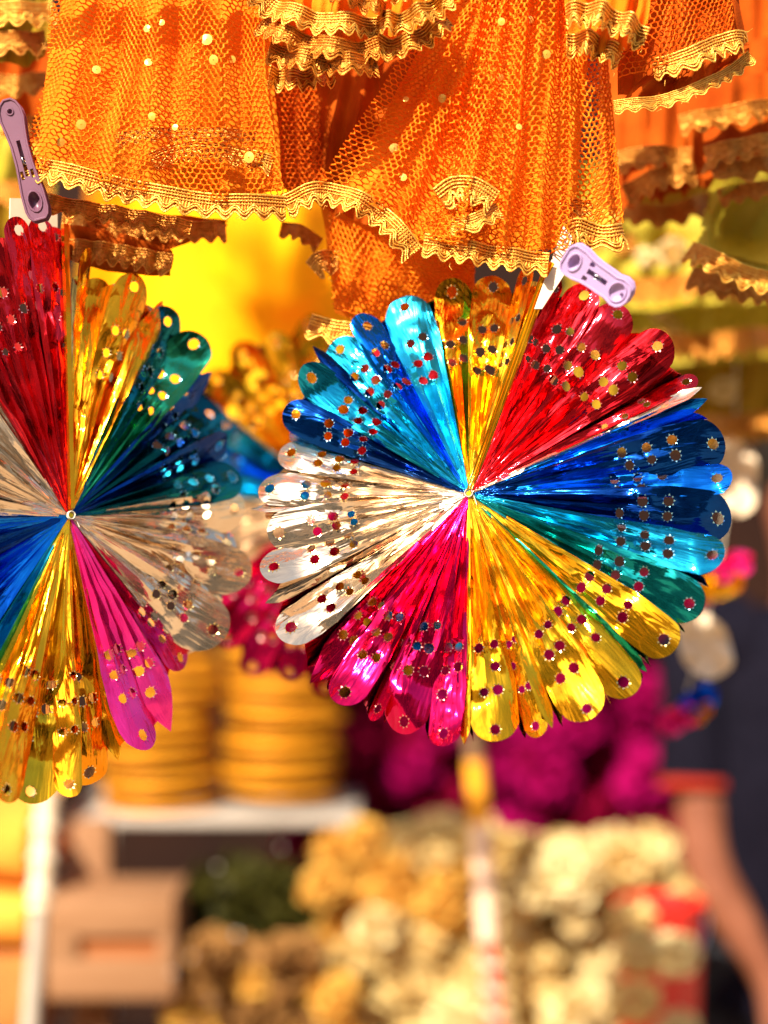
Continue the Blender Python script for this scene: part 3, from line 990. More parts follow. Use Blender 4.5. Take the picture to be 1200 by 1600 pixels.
B4 = surf([(740, -70, 0.01), (820, -70, 0.0), (930, -70, 0.012)], [(540, 290, 0.0), (660, 372, -0.012), (800, 392, -0.015), (895, 385, 0.0)], 0.008, 3, 6)
cloth(B4, 'lining', sB)
B5 = surf([(880, -70, 0.015), (910, -30, 0.01), (938, -20, 0.015)], [(872, 360, 0.005), (920, 350, 0.0), (966, 330, 0.005)], 0.006, 1.5, 8)
net(B5, 9.5, 3.0, 'netdk', sB, 6)
trim([(440, 304, -0.034), (500, 284, -0.034), (560, 298, -0.038), (612, 330, -0.038), (660, 385, -0.04)], sB, 45, 31, seed=4, nruf=3)
trim([(664, 366, -0.048), (730, 376, -0.053), (800, 388, -0.053), (858, 396, -0.05)], sB, 44, 30, seed=5, nruf=3)
Bf = surf([(676, 330, -0.056), (720, 318, -0.058), (770, 322, -0.056)], [(668, 372, -0.054), (715, 380, -0.056), (760, 366, -0.056)], 0.003, 1, 40)
net(Bf, 8, 3, 'net', sB, 12)
trim([(676, 296, -0.06), (706, 276, -0.064), (744, 277, -0.066), (780, 300, -0.060)], sB, 50, 28, seed=6, nruf=1, ruffle=0.002)
trim([(705, 338, -0.062), (735, 336, -0.064), (774, 316, -0.060)], sB, 34, 26, seed=7, nruf=1, ruffle=0.002)
trim([(880, 348, -0.035), (905, 342, -0.04), (945, 352, -0.04), (970, 350, -0.03)], sB, 50, 28, seed=9, nruf=1.5)
trim([(875, 318, -0.02), (900, 310, -0.025), (925, 312, -0.02)], sB, 36, 28, seed=10, nruf=1)
sequins(B2, [(0.35, .42, 6), (0.55, .6, 5), (0.75, .35, 7), (0.3, .25, 6), (.6, .22, 6)], sB, 2)
sequins(B1, [(0.3, .78, 8), (0.5, .55, 7), (0.2, .6, 5), (.45, .86, 6)], sB, 3)

# --- layers between and below the front scarves
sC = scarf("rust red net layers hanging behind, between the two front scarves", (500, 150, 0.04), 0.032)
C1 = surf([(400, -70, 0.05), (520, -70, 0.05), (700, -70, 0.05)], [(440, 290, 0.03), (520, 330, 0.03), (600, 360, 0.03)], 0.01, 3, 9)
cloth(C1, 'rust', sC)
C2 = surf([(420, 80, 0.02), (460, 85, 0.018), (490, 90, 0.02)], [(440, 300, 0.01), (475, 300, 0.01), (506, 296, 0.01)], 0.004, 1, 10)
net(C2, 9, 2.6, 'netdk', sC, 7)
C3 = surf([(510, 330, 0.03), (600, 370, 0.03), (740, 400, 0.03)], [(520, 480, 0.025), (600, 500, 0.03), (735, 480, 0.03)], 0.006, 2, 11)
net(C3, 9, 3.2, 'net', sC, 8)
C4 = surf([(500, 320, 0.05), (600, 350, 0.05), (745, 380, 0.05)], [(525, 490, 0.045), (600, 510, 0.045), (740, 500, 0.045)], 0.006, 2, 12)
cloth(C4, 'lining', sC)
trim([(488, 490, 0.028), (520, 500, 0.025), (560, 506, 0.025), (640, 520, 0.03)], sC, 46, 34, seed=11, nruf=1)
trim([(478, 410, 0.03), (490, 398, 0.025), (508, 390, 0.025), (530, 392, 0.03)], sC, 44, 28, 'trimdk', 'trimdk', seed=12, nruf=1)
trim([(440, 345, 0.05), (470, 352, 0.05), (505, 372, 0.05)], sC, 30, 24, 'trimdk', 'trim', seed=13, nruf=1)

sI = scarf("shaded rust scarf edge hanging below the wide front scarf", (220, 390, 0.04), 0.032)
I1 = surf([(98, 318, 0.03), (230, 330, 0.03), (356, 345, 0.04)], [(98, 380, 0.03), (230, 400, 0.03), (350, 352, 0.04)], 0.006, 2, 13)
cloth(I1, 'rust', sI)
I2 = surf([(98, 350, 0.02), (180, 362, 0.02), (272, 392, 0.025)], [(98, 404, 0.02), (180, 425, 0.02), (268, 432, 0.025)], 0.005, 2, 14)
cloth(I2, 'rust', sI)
trim([(98, 330, 0.03), (200, 340, 0.028), (290, 345, 0.03), (352, 345, 0.04)], sI, 40, 26, 'trimdk', 'trimdk', seed=14)  # darker cords paint shade on this gold trim
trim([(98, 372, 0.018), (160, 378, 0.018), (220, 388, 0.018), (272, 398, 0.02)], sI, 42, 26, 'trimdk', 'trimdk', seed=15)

# --- crumpled bunch at the top
sD = scarf("crumpled bunch of gold trimmed orange scarf ends at top centre", (520, 40, 0.0))
D1 = surf([(405, -70, -0.005), (500, -70, -0.02), (600, -70, -0.01)], [(418, 60, 0.0), (500, 98, -0.02), (588, 108, -0.01)], 0.010, 3, 15)
cloth(D1, 'lining', sD)
for i, pp in enumerate([[(408, -20, -0.012), (450, 5, -0.02), (520, 20, -0.03), (590, 25, -0.02)],
                        [(415, 20, -0.012), (460, 45, -0.02), (530, 62, -0.032), (590, 60, -0.022)],
                        [(425, 66, -0.01), (480, 78, -0.02), (540, 84, -0.03), (588, 84, -0.02)],
                        [(424, 104, 0.005), (460, 108, 0.004), (520, 98, 0.003)],
                        [(520, -40, -0.03), (560, -20, -0.036), (605, -8, -0.03)],
                        [(590, 22, -0.02), (625, 18, -0.03), (660, 4, -0.034), (696, -14, -0.03)],
                        [(588, 52, -0.012), (620, 58, -0.018), (650, 44, -0.022), (692, 16, -0.02)],
                        [(600, -30, -0.03), (640, -34, -0.036), (690, -40, -0.03)]]):
    trim(pp, sD, 42, 26, 'trim' if i not in (2,) else 'trimdk', 'trimlt' if i not in (1, 2, 4) else 'trim', seed=20 + i, ruffle=0.006, nruf=2.5)
D2 = surf([(590, -70, -0.0), (640, -70, -0.01), (700, -70, 0.0)], [(585, 100, 0.005), (620, 92, -0.008), (690, 40, 0.0)], 0.006, 2, 16)
cloth(D2, 'lining', sD)

# --- top right ruffles
sE = scarf("small ruffled orange scarf end with two tiers of gold lace at top right", (950, 50, -0.02))
E1 = surf([(880, -70, -0.01), (950, -70, -0.02), (1030, -70, -0.01)], [(886, 60, -0.01), (950, 90, -0.02), (1010, 60, -0.01)], 0.008, 2, 17)
cloth(E1, 'lining', sE)
trim([(884, 8, -0.03), (925, 2, -0.04), (975, 18, -0.04), (1016, 44, -0.028)], sE, 48, 27, seed=30, ruffle=0.006, nruf=3)
trim([(886, 52, -0.02), (925, 50, -0.028), (975, 76, -0.02)], sE, 46, 27, seed=31, ruffle=0.006, nruf=2)
sF = scarf("rust net scarf at the upper right corner with curling pale gold hems", (1060, 80, 0.0))
F1 = surf([(960, -70, 0.02), (1060, -70, 0.02), (1140, -70, 0.03)], [(962, 150, 0.0), (1060, 125, -0.01), (1166, 70, 0.01)], 0.008, 2, 18)
cloth(F1, 'rust', sF)
F1b = surf([(960, -70, 0.0), (1060, -70, -0.005), (1130, -70, 0.01)], [(968, 120, -0.015), (1060, 95, -0.02), (1150, 50, 0.0)], 0.006, 2, 19)
net(F1b, 9.5, 2.4, 'netdk', sF, 9)
F2 = surf([(1015, 110, -0.005), (1090, 90, -0.01), (1168, 70, 0.005)], [(958, 172, -0.01), (1060, 146, -0.01), (1170, 92, 0.005)], 0.006, 2.5, 20)
cloth(F2, 'rust', sF)
trim([(1018, 90, -0.02), (1070, 78, -0.026), (1120, 54, -0.022), (1160, 50, -0.012), (1169, 64, -0.006)], sF, 42, 27, seed=32, nruf=2)
trim([(958, 158, -0.015), (1020, 150, -0.018), (1080, 132, -0.018), (1130, 108, -0.012), (1168, 80, -0.004)], sF, 26, 26, 'trim', 'trimlt', seed=33, nruf=2)

# --- left corner
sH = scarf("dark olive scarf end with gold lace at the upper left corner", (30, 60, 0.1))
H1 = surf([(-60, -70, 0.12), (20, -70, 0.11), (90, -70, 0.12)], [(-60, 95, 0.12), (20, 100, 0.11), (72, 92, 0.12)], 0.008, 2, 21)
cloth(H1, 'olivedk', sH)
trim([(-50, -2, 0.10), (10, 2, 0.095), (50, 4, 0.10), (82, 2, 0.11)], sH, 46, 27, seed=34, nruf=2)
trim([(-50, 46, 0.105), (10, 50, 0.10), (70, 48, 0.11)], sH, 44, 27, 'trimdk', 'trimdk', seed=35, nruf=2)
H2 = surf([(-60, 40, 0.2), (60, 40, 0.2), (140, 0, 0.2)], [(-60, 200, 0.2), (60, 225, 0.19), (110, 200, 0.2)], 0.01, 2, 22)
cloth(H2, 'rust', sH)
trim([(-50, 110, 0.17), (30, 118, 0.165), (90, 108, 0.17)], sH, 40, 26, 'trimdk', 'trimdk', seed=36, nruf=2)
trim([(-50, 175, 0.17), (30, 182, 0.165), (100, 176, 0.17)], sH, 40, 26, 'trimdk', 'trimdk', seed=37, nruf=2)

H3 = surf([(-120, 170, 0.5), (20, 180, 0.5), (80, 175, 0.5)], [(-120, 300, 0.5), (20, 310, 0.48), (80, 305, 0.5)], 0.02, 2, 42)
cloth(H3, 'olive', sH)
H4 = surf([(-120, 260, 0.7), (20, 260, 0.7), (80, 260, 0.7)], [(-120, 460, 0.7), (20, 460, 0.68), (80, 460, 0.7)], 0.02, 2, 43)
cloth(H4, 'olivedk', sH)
trim([(-100, 278, 0.46), (20, 286, 0.45), (78, 282, 0.46)], sH, 40, 30, 'trimdk', 'trim', seed=71, nruf=2)
# --- blurred layers on the right
GO = "blurred scarves on the right"
sJ = scarf("blurred rust orange scarf tiers right of the centre scarf", (1090, 240, 0.2), 0.0, GO)
J1 = surf([(940, -80, 0.24), (1080, -80, 0.22), (1300, -80, 0.24)], [(940, 330, 0.2), (1080, 300, 0.18), (1300, 200, 0.2)], 0.02, 3, 23)
cloth(J1, 'rust', sJ, jag=0.006)
for i, pp in enumerate([[(1060, 180, 0.14), (1120, 168, 0.13), (1220, 150, 0.14)], [(1100, 230, 0.13), (1160, 215, 0.12), (1230, 205, 0.13)],
                        [(960, 240, 0.17), (1010, 228, 0.16), (1080, 232, 0.17)], [(970, 290, 0.17), (1030, 262, 0.16), (1085, 258, 0.17)],
                        [(1110, 240, 0.14), (1150, 250, 0.13), (1220, 232, 0.14)], [(965, 316, 0.25), (1040, 320, 0.24), (1110, 300, 0.25)]]):
    jp = surf([(p_[0] - 6, p_[1] - 95, p_[2] + .03) for p_ in pp], [(p_[0], p_[1] + 24, p_[2] + .012) for p_ in pp], 0.004, 1.5, 60 + i, 0.0)
    cloth(jp, 'rust' if i != 5 else 'olivedk', sJ, 40, 16)
    trim([(p_[0], p_[1], p_[2] - .006) for p_ in pp], sJ, 40, 30, 'trimdk', 'trim' if i == 0 else 'trimdk', seed=40 + i, ruffle=0.003, nruf=2)
sK = scarf("blurred olive scarf with a bright gold hem at the right edge", (1150, 360, 0.25), 0.0, GO)
K1 = surf([(1110, 300, 0.160), (1170, 285, 0.140), (1290, 270, 0.160)], [(1085, 392, 0.140), (1150, 410, 0.120), (1290, 440, 0.140)], 0.012, 1.5, 24, -0.080)
cloth(K1, 'olive', sK)
trim([(1084, 378, 0.110), (1130, 398, 0.090), (1180, 418, 0.090), (1280, 440, 0.100)], sK, 44, 26, seed=50, nruf=1.5)
Kp = surf([(1092, 385, 0.15), (1140, 400, 0.14), (1280, 430, 0.15)], [(1084, 440, 0.14), (1130, 454, 0.13), (1280, 476, 0.14)], 0.006, 1.5, 70)
cloth(Kp, 'olivedk', sK, 40, 12)
trim([(1084, 416, 0.130), (1130, 430, 0.120), (1200, 440, 0.120), (1280, 452, 0.130)], sK, 44, 26, 'trimdk', 'trimdk', seed=51, nruf=1.5)
trim([(1120, 296, 0.150), (1160, 286, 0.140), (1260, 280, 0.150)], sK, 34, 26, 'trimdk', 'trimdk', seed=52, nruf=1.5)
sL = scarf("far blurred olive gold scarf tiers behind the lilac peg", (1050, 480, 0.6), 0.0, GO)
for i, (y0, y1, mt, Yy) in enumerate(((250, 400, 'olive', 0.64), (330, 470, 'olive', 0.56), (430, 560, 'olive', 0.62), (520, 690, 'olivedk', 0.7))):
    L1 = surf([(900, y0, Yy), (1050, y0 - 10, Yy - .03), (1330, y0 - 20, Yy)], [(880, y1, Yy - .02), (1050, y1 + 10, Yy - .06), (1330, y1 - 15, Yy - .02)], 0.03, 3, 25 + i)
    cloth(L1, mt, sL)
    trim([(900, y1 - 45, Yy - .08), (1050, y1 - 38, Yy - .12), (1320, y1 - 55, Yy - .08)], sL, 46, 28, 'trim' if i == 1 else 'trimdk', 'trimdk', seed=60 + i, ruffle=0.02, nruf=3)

# rail above the frame that everything hangs from
rl = MB()
rl.tube([Vector((-0.8 + 0.1 * i, 0.0, P(0, -75, 0).z + 0.004 * math.sin(i * 1.7))) for i in range(17)], 0.012, 10)
tag(rl.build("hanging_rail", M['rail'], None, 60), "bamboo rail above the frame carrying the scarves", "rail")

# ------------------------------------------------------------------ background
# ground and back wall
mb = MB()
mb.add([(-60, -60, 0), (60, -60, 0), (60, 60, 0), (-60, 60, 0)], [(0, 1, 2, 3)])
tag(mb.build("ground", M['ground']), kind='structure')
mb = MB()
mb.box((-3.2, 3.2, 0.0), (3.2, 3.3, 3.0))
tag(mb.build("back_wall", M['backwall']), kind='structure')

# unseen shop row, added so the foil has something dark to mirror
lane = empty("reflection_shop_row", (0, -6.5, 0), "unseen shop row added behind the camera for dark foil reflections", "building")
lm = MB()
lm.box((-14, -1.2, 0), (14, 0, 3.7)); lm.box((-14.2, -1.4, 3.7), (14.2, .25, 3.9))
lm.build("wall", M['lanewall'], lane)
for i in range(9):
    x = -12.6 + i * 3.1
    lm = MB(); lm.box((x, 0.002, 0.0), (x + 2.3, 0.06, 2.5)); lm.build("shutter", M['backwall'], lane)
    lm = MB(); lm.add([(x - .2, 0.0, 3.0), (x + 2.5, 0.0, 3.0), (x + 2.5, 1.2, 2.6), (x - .2, 1.2, 2.6)], [(0, 1, 2, 3)]); lm.build("awning", M['orangecloth' if i % 2 else 'browncloth'], lane)

YO = 0.0
# yellow cloth bundle
sY = empty("yellow_drape", (0, 0, 0), "bright yellow cloth drape blurred behind the left rosettes", "drape")
Y1 = surf([(150, 280, 1.75), (320, 270, 1.72), (580, 280, 1.75)], [(110, 640, 1.7), (320, 660, 1.65), (590, 650, 1.7)], 0.025, 1.6, 31)
cloth(Y1, 'yellow', sY, 80, 50)
Y2 = surf([(260, 250, 1.6), (400, 240, 1.55), (560, 250, 1.6)], [(330, 440, 1.55), (420, 480, 1.5), (540, 430, 1.55)], 0.02, 1.3, 32, 0.08)
cloth(Y2, 'yellow', sY, 50, 40)

# flowers
def pom_mesh(name, n, mat, seed, flat=0.8, pw=0.30):
    rng = random.Random(seed)
    mb = MB()
    for i in range(n):
        z = 1 - 2 * (i + 0.5) / n
        a = i * 2.39996
        r = math.sqrt(1 - z * z)
        d = Vector((r * math.cos(a), r * math.sin(a), z)).normalized()
        t = d.cross(Vector((rng.uniform(-1, 1), rng.uniform(-1, 1), rng.uniform(-1, 1)))).normalized()
        b = d.cross(t)
        l = rng.uniform(0.82, 1.08)
        p = [d * 0.55 - t * pw * .5, d * 0.55 + t * pw * .5, d * l * .8 + t * pw + b * 0.1, d * l * 1.0 + b * rng.uniform(-.1, .3), d * l * .8 - t * pw + b * 0.1]
        p = [Vector((q.x, q.y, q.z * flat)) for q in p]
        mb.add(p, [(0, 1, 2, 4), (2, 3, 4)])
    me = mb.mesh(name)
    me.materials.append(M[mat])
    return me

ORD = "first second third fourth fifth sixth seventh eighth ninth tenth eleventh twelfth thirteenth fourteenth fifteenth sixteenth seventeenth eighteenth nineteenth twentieth twenty-first twenty-second twenty-third twenty-fourth twenty-fifth twenty-sixth twenty-seventh twenty-eighth twenty-ninth thirtieth".split()
def flowers(spots, meshes, name, label_of, cat, group, seed, band=58):
    rng = random.Random(seed)
    y0 = min(q[1] for q in spots)
    rows = {}
    for q in spots: rows.setdefault(int((q[1] - y0) / band), []).append(q)
    where = {}
    for n_, r_ in enumerate(sorted(rows)):
        for i_, q in enumerate(sorted(rows[r_])): where[q] = (ORD[i_], ORD[n_] if n_ else "top")
    for (px, py, Y, r, k) in spots:
        o = bpy.data.objects.new(name, meshes[k])
        COL.objects.link(o)
        o.location = P(px, py, Y)
        o.scale = (r * K(Y),) * 3
        o.rotation_euler = (rng.uniform(-.5, .5), rng.uniform(-.5, .5), rng.uniform(0, 6))
        tag(o, "%s, %s from the left in the %s row" % (label_of(k), *where[(px, py, Y, r, k)]), cat, group)

rng = random.Random(77)
cm = [pom_mesh("flower_head", 130, 'cream', 1), pom_mesh("flower_head", 130, 'straw', 2), pom_mesh("flower_head", 130, 'honey', 3), pom_mesh("flower_head", 130, 'tan', 4)]
sp = []
for px, py, r in [(890, 1365, 68), (590, 1450, 46), (900, 1580, 60), (500, 1385, 40), (820, 1400, 46), (720, 1590, 52), (1060, 1410, 44), (900, 1440, 30), (990, 1350, 50)]:
    sp.append((px, py, 1.40, r, 0 if (px, py) not in ((500, 1385), (990, 1350), (1060, 1410)) else (2 if px == 500 else 1)))
for q in ((1052, 1490, 1.08, 46, 0), (988, 1565, 1.08, 46, 1), (1000, 1492, 1.08, 40, 1), (1062, 1612, 1.08, 40, 0), (985, 1440, 1.12, 42, 1)): sp.append(q)
for row, y in enumerate(range(1335, 1700, 52)):
    for i in range(11):
        px = 520 + i * 56 + (28 if row % 2 else 0) + rng.uniform(-14, 14)
        if px > 1075 - max(0, (1420 - y)) * 0.4 or (y > 1425 and px > 995): continue
        if px < 545 and y > 1430: px += 20
        lift = -20 if 760 > px > 560 else 0
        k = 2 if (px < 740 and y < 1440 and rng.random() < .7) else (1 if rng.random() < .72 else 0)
        sp.append((px, y + rng.uniform(-12, 12) + lift, 1.52 - 0.015 * row + rng.uniform(-.04, .04), rng.uniform(42, 56), k))
for row, y in enumerate(range(1330, 1640, 50)):
    for i in range(9):
        px = 540 + i * 62 + (31 if row % 2 == 0 else 0) + rng.uniform(-10, 10)
        if px > 1060 - max(0, (1420 - y)) * 0.5 or (y > 1425 and px > 985): continue
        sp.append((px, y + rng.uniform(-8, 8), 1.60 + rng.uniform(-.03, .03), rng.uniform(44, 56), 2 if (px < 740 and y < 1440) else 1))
LB = ["pale cream flower of the big heap", "straw yellow flower of the big heap", "honey gold flower of the big heap", "tan flower of the big heap"]
flowers(sp, cm, "cloth_flower", lambda k: LB[k], "cloth flower", "cloth flowers heaped on the bench", 3)
sp = []
for row, y in enumerate(range(1495, 1700, 46)):
    for i in range(6):
        px = 290 + i * 46 + (20 if row % 2 else 0) + rng.uniform(-10, 10)
        if row == 0 and not 330 < px < 480: continue
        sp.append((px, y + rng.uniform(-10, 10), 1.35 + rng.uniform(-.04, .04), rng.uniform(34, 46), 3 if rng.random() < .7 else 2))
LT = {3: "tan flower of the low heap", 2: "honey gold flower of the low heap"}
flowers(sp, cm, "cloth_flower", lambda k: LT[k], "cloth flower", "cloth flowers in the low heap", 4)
gm = [pom_mesh("pompom_head", 150, 'magenta', 5, 1.0), pom_mesh("pompom_head", 150, 'magbr', 6, 1.0)]
sp = []
for row, y in enumerate(range(960, 1400, 62)):
    for i in range(11):
        px = 470 + i * 60 + (30 if row % 2 else 0) + rng.uniform(-12, 12)
        sp.append((px, y + rng.uniform(-14, 14), 1.95 + rng.uniform(-.07, .07), rng.uniform(44, 60), 1 if rng.random() < .16 else 0))
for px, py in ((860, 1220), (800, 1305), (700, 1130), (640, 1205), (900, 1130)):
    sp.append((px, py, 1.86, 46, 1))
LM = ["dark crimson pompom", "bright magenta pompom"]
flowers(sp, gm, "crimson_pompom", lambda k: LM[k], "pompom", "crimson pompoms hung in a wall", 5)

# bangle stacks on the shelf
def ring_mesh():
    mb = MB()
    rows = []
    for i in range(49):
        a = 2 * PI * i / 48
        tw = 0.10 * math.sin(a * 12)
        rows.append([Vector((math.cos(a) * (1 - 0.16 * (1 - math.cos(2 * PI * j / 8)) * 0.5 * (1 + tw)), math.sin(a) * (1 - 0.16 * (1 - math.cos(2 * PI * j / 8)) * 0.5 * (1 + tw)),
                             0.105 * math.sin(2 * PI * j / 8) * (1 + tw))) for j in range(8)])
    mb.grid(rows, 0, True)
    me = mb.mesh("bangle", 50)
    me.materials.append(M['bangle'])
    return me
rm = ring_mesh()
rm2 = rm.copy(); rm2.materials[0] = M['bangleshade']
SHY = 1.62
kS = K(SHY)
for q, (cx, base, nn, rr, Yc) in enumerate(((235, 1262, 17, 98, SHY), (432, 1245, 16, 98, SHY + 0.02))):
    for i in range(nn):
        o = bpy.data.objects.new("gilt_bangle", rm2 if i % 3 == 1 else rm)
        COL.objects.link(o)
        p = P(cx, base, SHY)
        o.location = (p.x + rng.uniform(-.009, .009), Yc + 0.1, p.z - 0.004 + 0.0158 * i)
        o.scale = (rr * kS * (rng.uniform(.97, 1.05) if i % 3 != 1 else .9),) * 2 + (0.064,)
        o.rotation_euler = (rng.uniform(-.05, .05), rng.uniform(-.05, .05), rng.uniform(0, 6))
        tag(o, "%s gold bangle, %s from the bottom of the %s stack on the shelf" % ("shade-dark" if i % 3 == 1 else "bright", ORD[i], "left" if q == 0 else "right"), "bangle",
            "gold bangles stacked on the left" if q == 0 else "gold bangles stacked on the right")

# white shelf with its legs
p0, p1 = P(110, 1262, SHY), P(560, 1290, SHY)
sh = empty("white_shelf", (p0.x, SHY, 0), "white metal shelf under the gold bangle stacks", "shelf")
def child_box(name, lo, hi, mat, root, bev=0.003):
    mb = MB()
    L = root.location
    mb.box((lo[0] - L.x, lo[1] - L.y, lo[2] - L.z), (hi[0] - L.x, hi[1] - L.y, hi[2] - L.z), 0, bev)
    return mb.build(name, mat, root, 40)
child_box("shelf_board", (p0.x, SHY - 0.02, p1.z + 0.004), (p1.x, SHY + 0.32, p0.z - 0.012), M['white'], sh)
for x in (p0.x + 0.002, p1.x - 0.025):
    for y in (SHY - 0.018, SHY + 0.29):
        child_box("leg", (x, y, 0.0), (x + 0.022, y + 0.022, p1.z + 0.003), M['white'], sh, 0.002)

# wooden post and wooden box with a slot
q0, q1 = P(112, 1290, 1.45), P(170, 1290, 1.45)
po = empty("wooden_post", (q0.x, 1.45, 0), "pale wooden post rising behind the slotted box", "post")
child_box("post_shaft", (q0.x, 1.45, 0), (q1.x, 1.49, P(0, 1284, 1.45).z), M['wood'], po)
BY = 1.3
b0, b1 = P(72, 1404, BY), P(272, 1562, BY)
bx = empty("wooden_box", ((b0.x + b1.x) / 2, BY, b1.z), "pale wooden box with a brown hand slot at lower left", "box")
h0, h1 = P(120, 1464, BY), P(246, 1498, BY)
D_ = 0.16
for nm, lo, hi in (("front_board", (b0.x, BY, h0.z), (b1.x, BY + .014, b0.z)), ("front_board", (b0.x, BY, b1.z), (b1.x, BY + .014, h1.z)),
                   ("front_board", (b0.x, BY, h1.z + .0005), (h0.x, BY + .0135, h0.z - .0005)), ("front_board", (h1.x, BY, h1.z + .0005), (b1.x, BY + .0135, h0.z - .0005)),
                   ("side_board", (b0.x, BY + .0145, b1.z), (b0.x + .014, BY + D_, b0.z)), ("side_board", (b1.x - .014, BY + .0145, b1.z), (b1.x, BY + D_, b0.z)),
                   ("top_board", (b0.x + .0145, BY + .0145, b0.z - .014), (b1.x - .0145, BY + D_, b0.z - .001))):
    child_box(nm, lo, hi, M['wood'], bx, 0.002)
child_box("slot_lining", (h0.x - .01, BY + .0145, h1.z - .01), (h1.x + .01, BY + .02, h0.z + .01), M['slot'], bx, 0)

# white pole on the left, wrapped near the top
WY = 1.0
pl = empty("white_pole", P(55, 1600, WY) * Vector((1, 1, 0)) if False else (P(50, 1600, WY).x, WY, 0), "slim white pole at lower left wrapped in clear film", "pole")
base = pl.location.copy()
mb = MB()
a, b = P(48, 1600, WY), P(76, 1235, WY)
dirv = (b - a).normalized()
foot = a - dirv * (a.z / dirv.z)
mb.tube([foot - base, a - base, b - base], 0.0115, 12)
mb.build("pole_shaft", M['white'], pl, 60)
mb = MB()
for i in range(7):
    c0 = a.lerp(b, 0.5 + 0.07 * i)
    mb.tube([c0 - base, c0 + dirv * 0.013 - base, c0 + dirv * 0.022 - base], [0.0165 + 0.003 * (i % 2), 0.0135, 0.0165], 12)
mb.build("film_wrap", M['card'], pl, 60)

# stacked folded cloths on the far left
for i, (y0, y1, mt, lb) in enumerate(((1268, 1372, 'orangecloth', "bright orange folded cloth, topmost of the pile at lower left"), (1384, 1470, 'orangecloth', "light orange folded cloth in the middle of the pile at lower left"),
                                      (1480, 1640, 'browncloth', "brown folded cloth at the bottom of the pile at lower left"))):
    mb = MB()
    z0, z1 = P(0, y1, 1.35).z, P(0, y0, 1.35).z
    rows = []
    for k in range(15):
        q = -PI / 2 + PI * k / 14
        rows.append([Vector((-0.85 + 0.024 * j, 1.35 - 0.05 * math.cos(q) + 0.004 * math.sin(j * 1.3 + k), (z0 + z1) / 2 + (z1 - z0) / 2 * math.sin(q) + 0.003 * math.sin(j * .9 + i))) for j in range(13)])
    rows = [[Vector((p.x, 1.75, p.z)) for p in rows[0]]] + rows + [[Vector((p.x, 1.75, p.z)) for p in rows[-1]]]
    mb.grid(rows)
    xr = max(p.x for r in rows for p in r)
    ob = mb.build("folded_cloth", M[mt], None, 60)
    ob.location.x = P(52, 0, 1.35).x - xr
    tag(ob, lb, "folded cloth", "cloths folded in a pile")

# dark green tinsel heap
def heap(name, c, rx, rz, Y, n, mat, label, seed, sz=0.03):
    rr = random.Random(seed)
    mb = MB()
    for i in range(n):
        a, e = rr.uniform(0, 2 * PI), rr.uniform(0, 1)
        d = Vector((rr.gauss(0, 1), rr.gauss(0, 1), rr.gauss(0, 1))).normalized() * rr.random() ** 0.4
        p = P(c[0], c[1], Y) + Vector((d.x * rx * K(Y), d.y * 0.1, d.z * rz * K(Y)))
        t = Vector((rr.uniform(-1, 1), rr.uniform(-1, 1), rr.uniform(-1, 1))).normalized() * sz
        b = t.cross(Vector((rr.uniform(-1, 1), rr.uniform(-1, 1), rr.uniform(-1, 1)))).normalized() * sz * .25
        mb.add([p - b, p + b, p + t * .6 + b, p + t, p + t * .6 - b], [(0, 1, 2, 4), (2, 3, 4)])
    o = mb.build(name, M[mat])
    tag(o, label, "tinsel", kind='stuff')
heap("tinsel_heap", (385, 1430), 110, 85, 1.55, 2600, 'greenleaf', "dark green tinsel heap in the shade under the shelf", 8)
bead = MB()
bead.grid([[Vector((math.sin(PI * i / 6) * math.cos(2 * PI * j / 8), math.sin(PI * i / 6) * math.sin(2 * PI * j / 8), math.cos(PI * i / 6))) for j in range(8)] for i in range(7)], 0, True)
bme = bead.mesh("bead", 180)
bme.materials.append(M['white'])
for (px, py, r) in ((370, 1460, 13), (340, 1355, 9), (270, 1520, 10), (330, 1566, 12), (440, 1325, 8), (300, 1495, 9)):
    o = bpy.data.objects.new("white_bead", bme); COL.objects.link(o)
    o.location = P(px, py, 1.28); o.scale = (r * K(1.28) * .38,) * 3
    tag(o, {370: "largest white bead, in the middle of the dark tinsel", 340: "small white bead high above the tinsel at its left", 270: "white bead at the lower right corner of the wooden box",
            330: "white bead lying on the tan flowers", 440: "tiny white bead high above the tinsel at its right", 300: "small white bead at the foot of the tinsel"}[px], "bead", "white beads scattered by the tinsel")

# painted pole in the middle
PY = 1.32
top, mid1, mid2, low = P(742, 1188, PY), P(750, 1285, PY), P(762, 1470, PY), P(784, 1660, PY)
pp = empty("painted_stick", (low.x, PY, 0), "slim leaning stick, orange on top, pale in the middle, red striped below", "stick")
base = pp.location.copy()
def seg(nm, a, b, r, mat):
    mb = MB(); mb.tube([a - base, a.lerp(b, .5) - base, b - base], r, 12); return mb.build(nm, mat, pp, 60)
dn = (low - mid2).normalized()
seg("stick_shaft", low + dn * (low.z / -dn.z), mid2, 0.0112, M['red'])
seg("pale_wrap", mid2, mid1, 0.0148, M['peach'])
seg("orange_top", mid1, top, 0.0150, M['orangep'])
seg("stick_tip", top, top + (top - mid1).normalized() * 0.04, 0.0134, M['bench'])
for i in range(5):
    a = mid2.lerp(low, 0.12 + i * 0.2)
    pts = [a - base + dn * (0.018 * t / 10) + Vector((0.0125 * math.cos(t * .63), 0.0125 * math.sin(t * .63), 0)) for t in range(11)]
    mb = MB(); mb.tube(pts, 0.006, 6); mb.build("white_stripe", M['peach'], pp, 60)

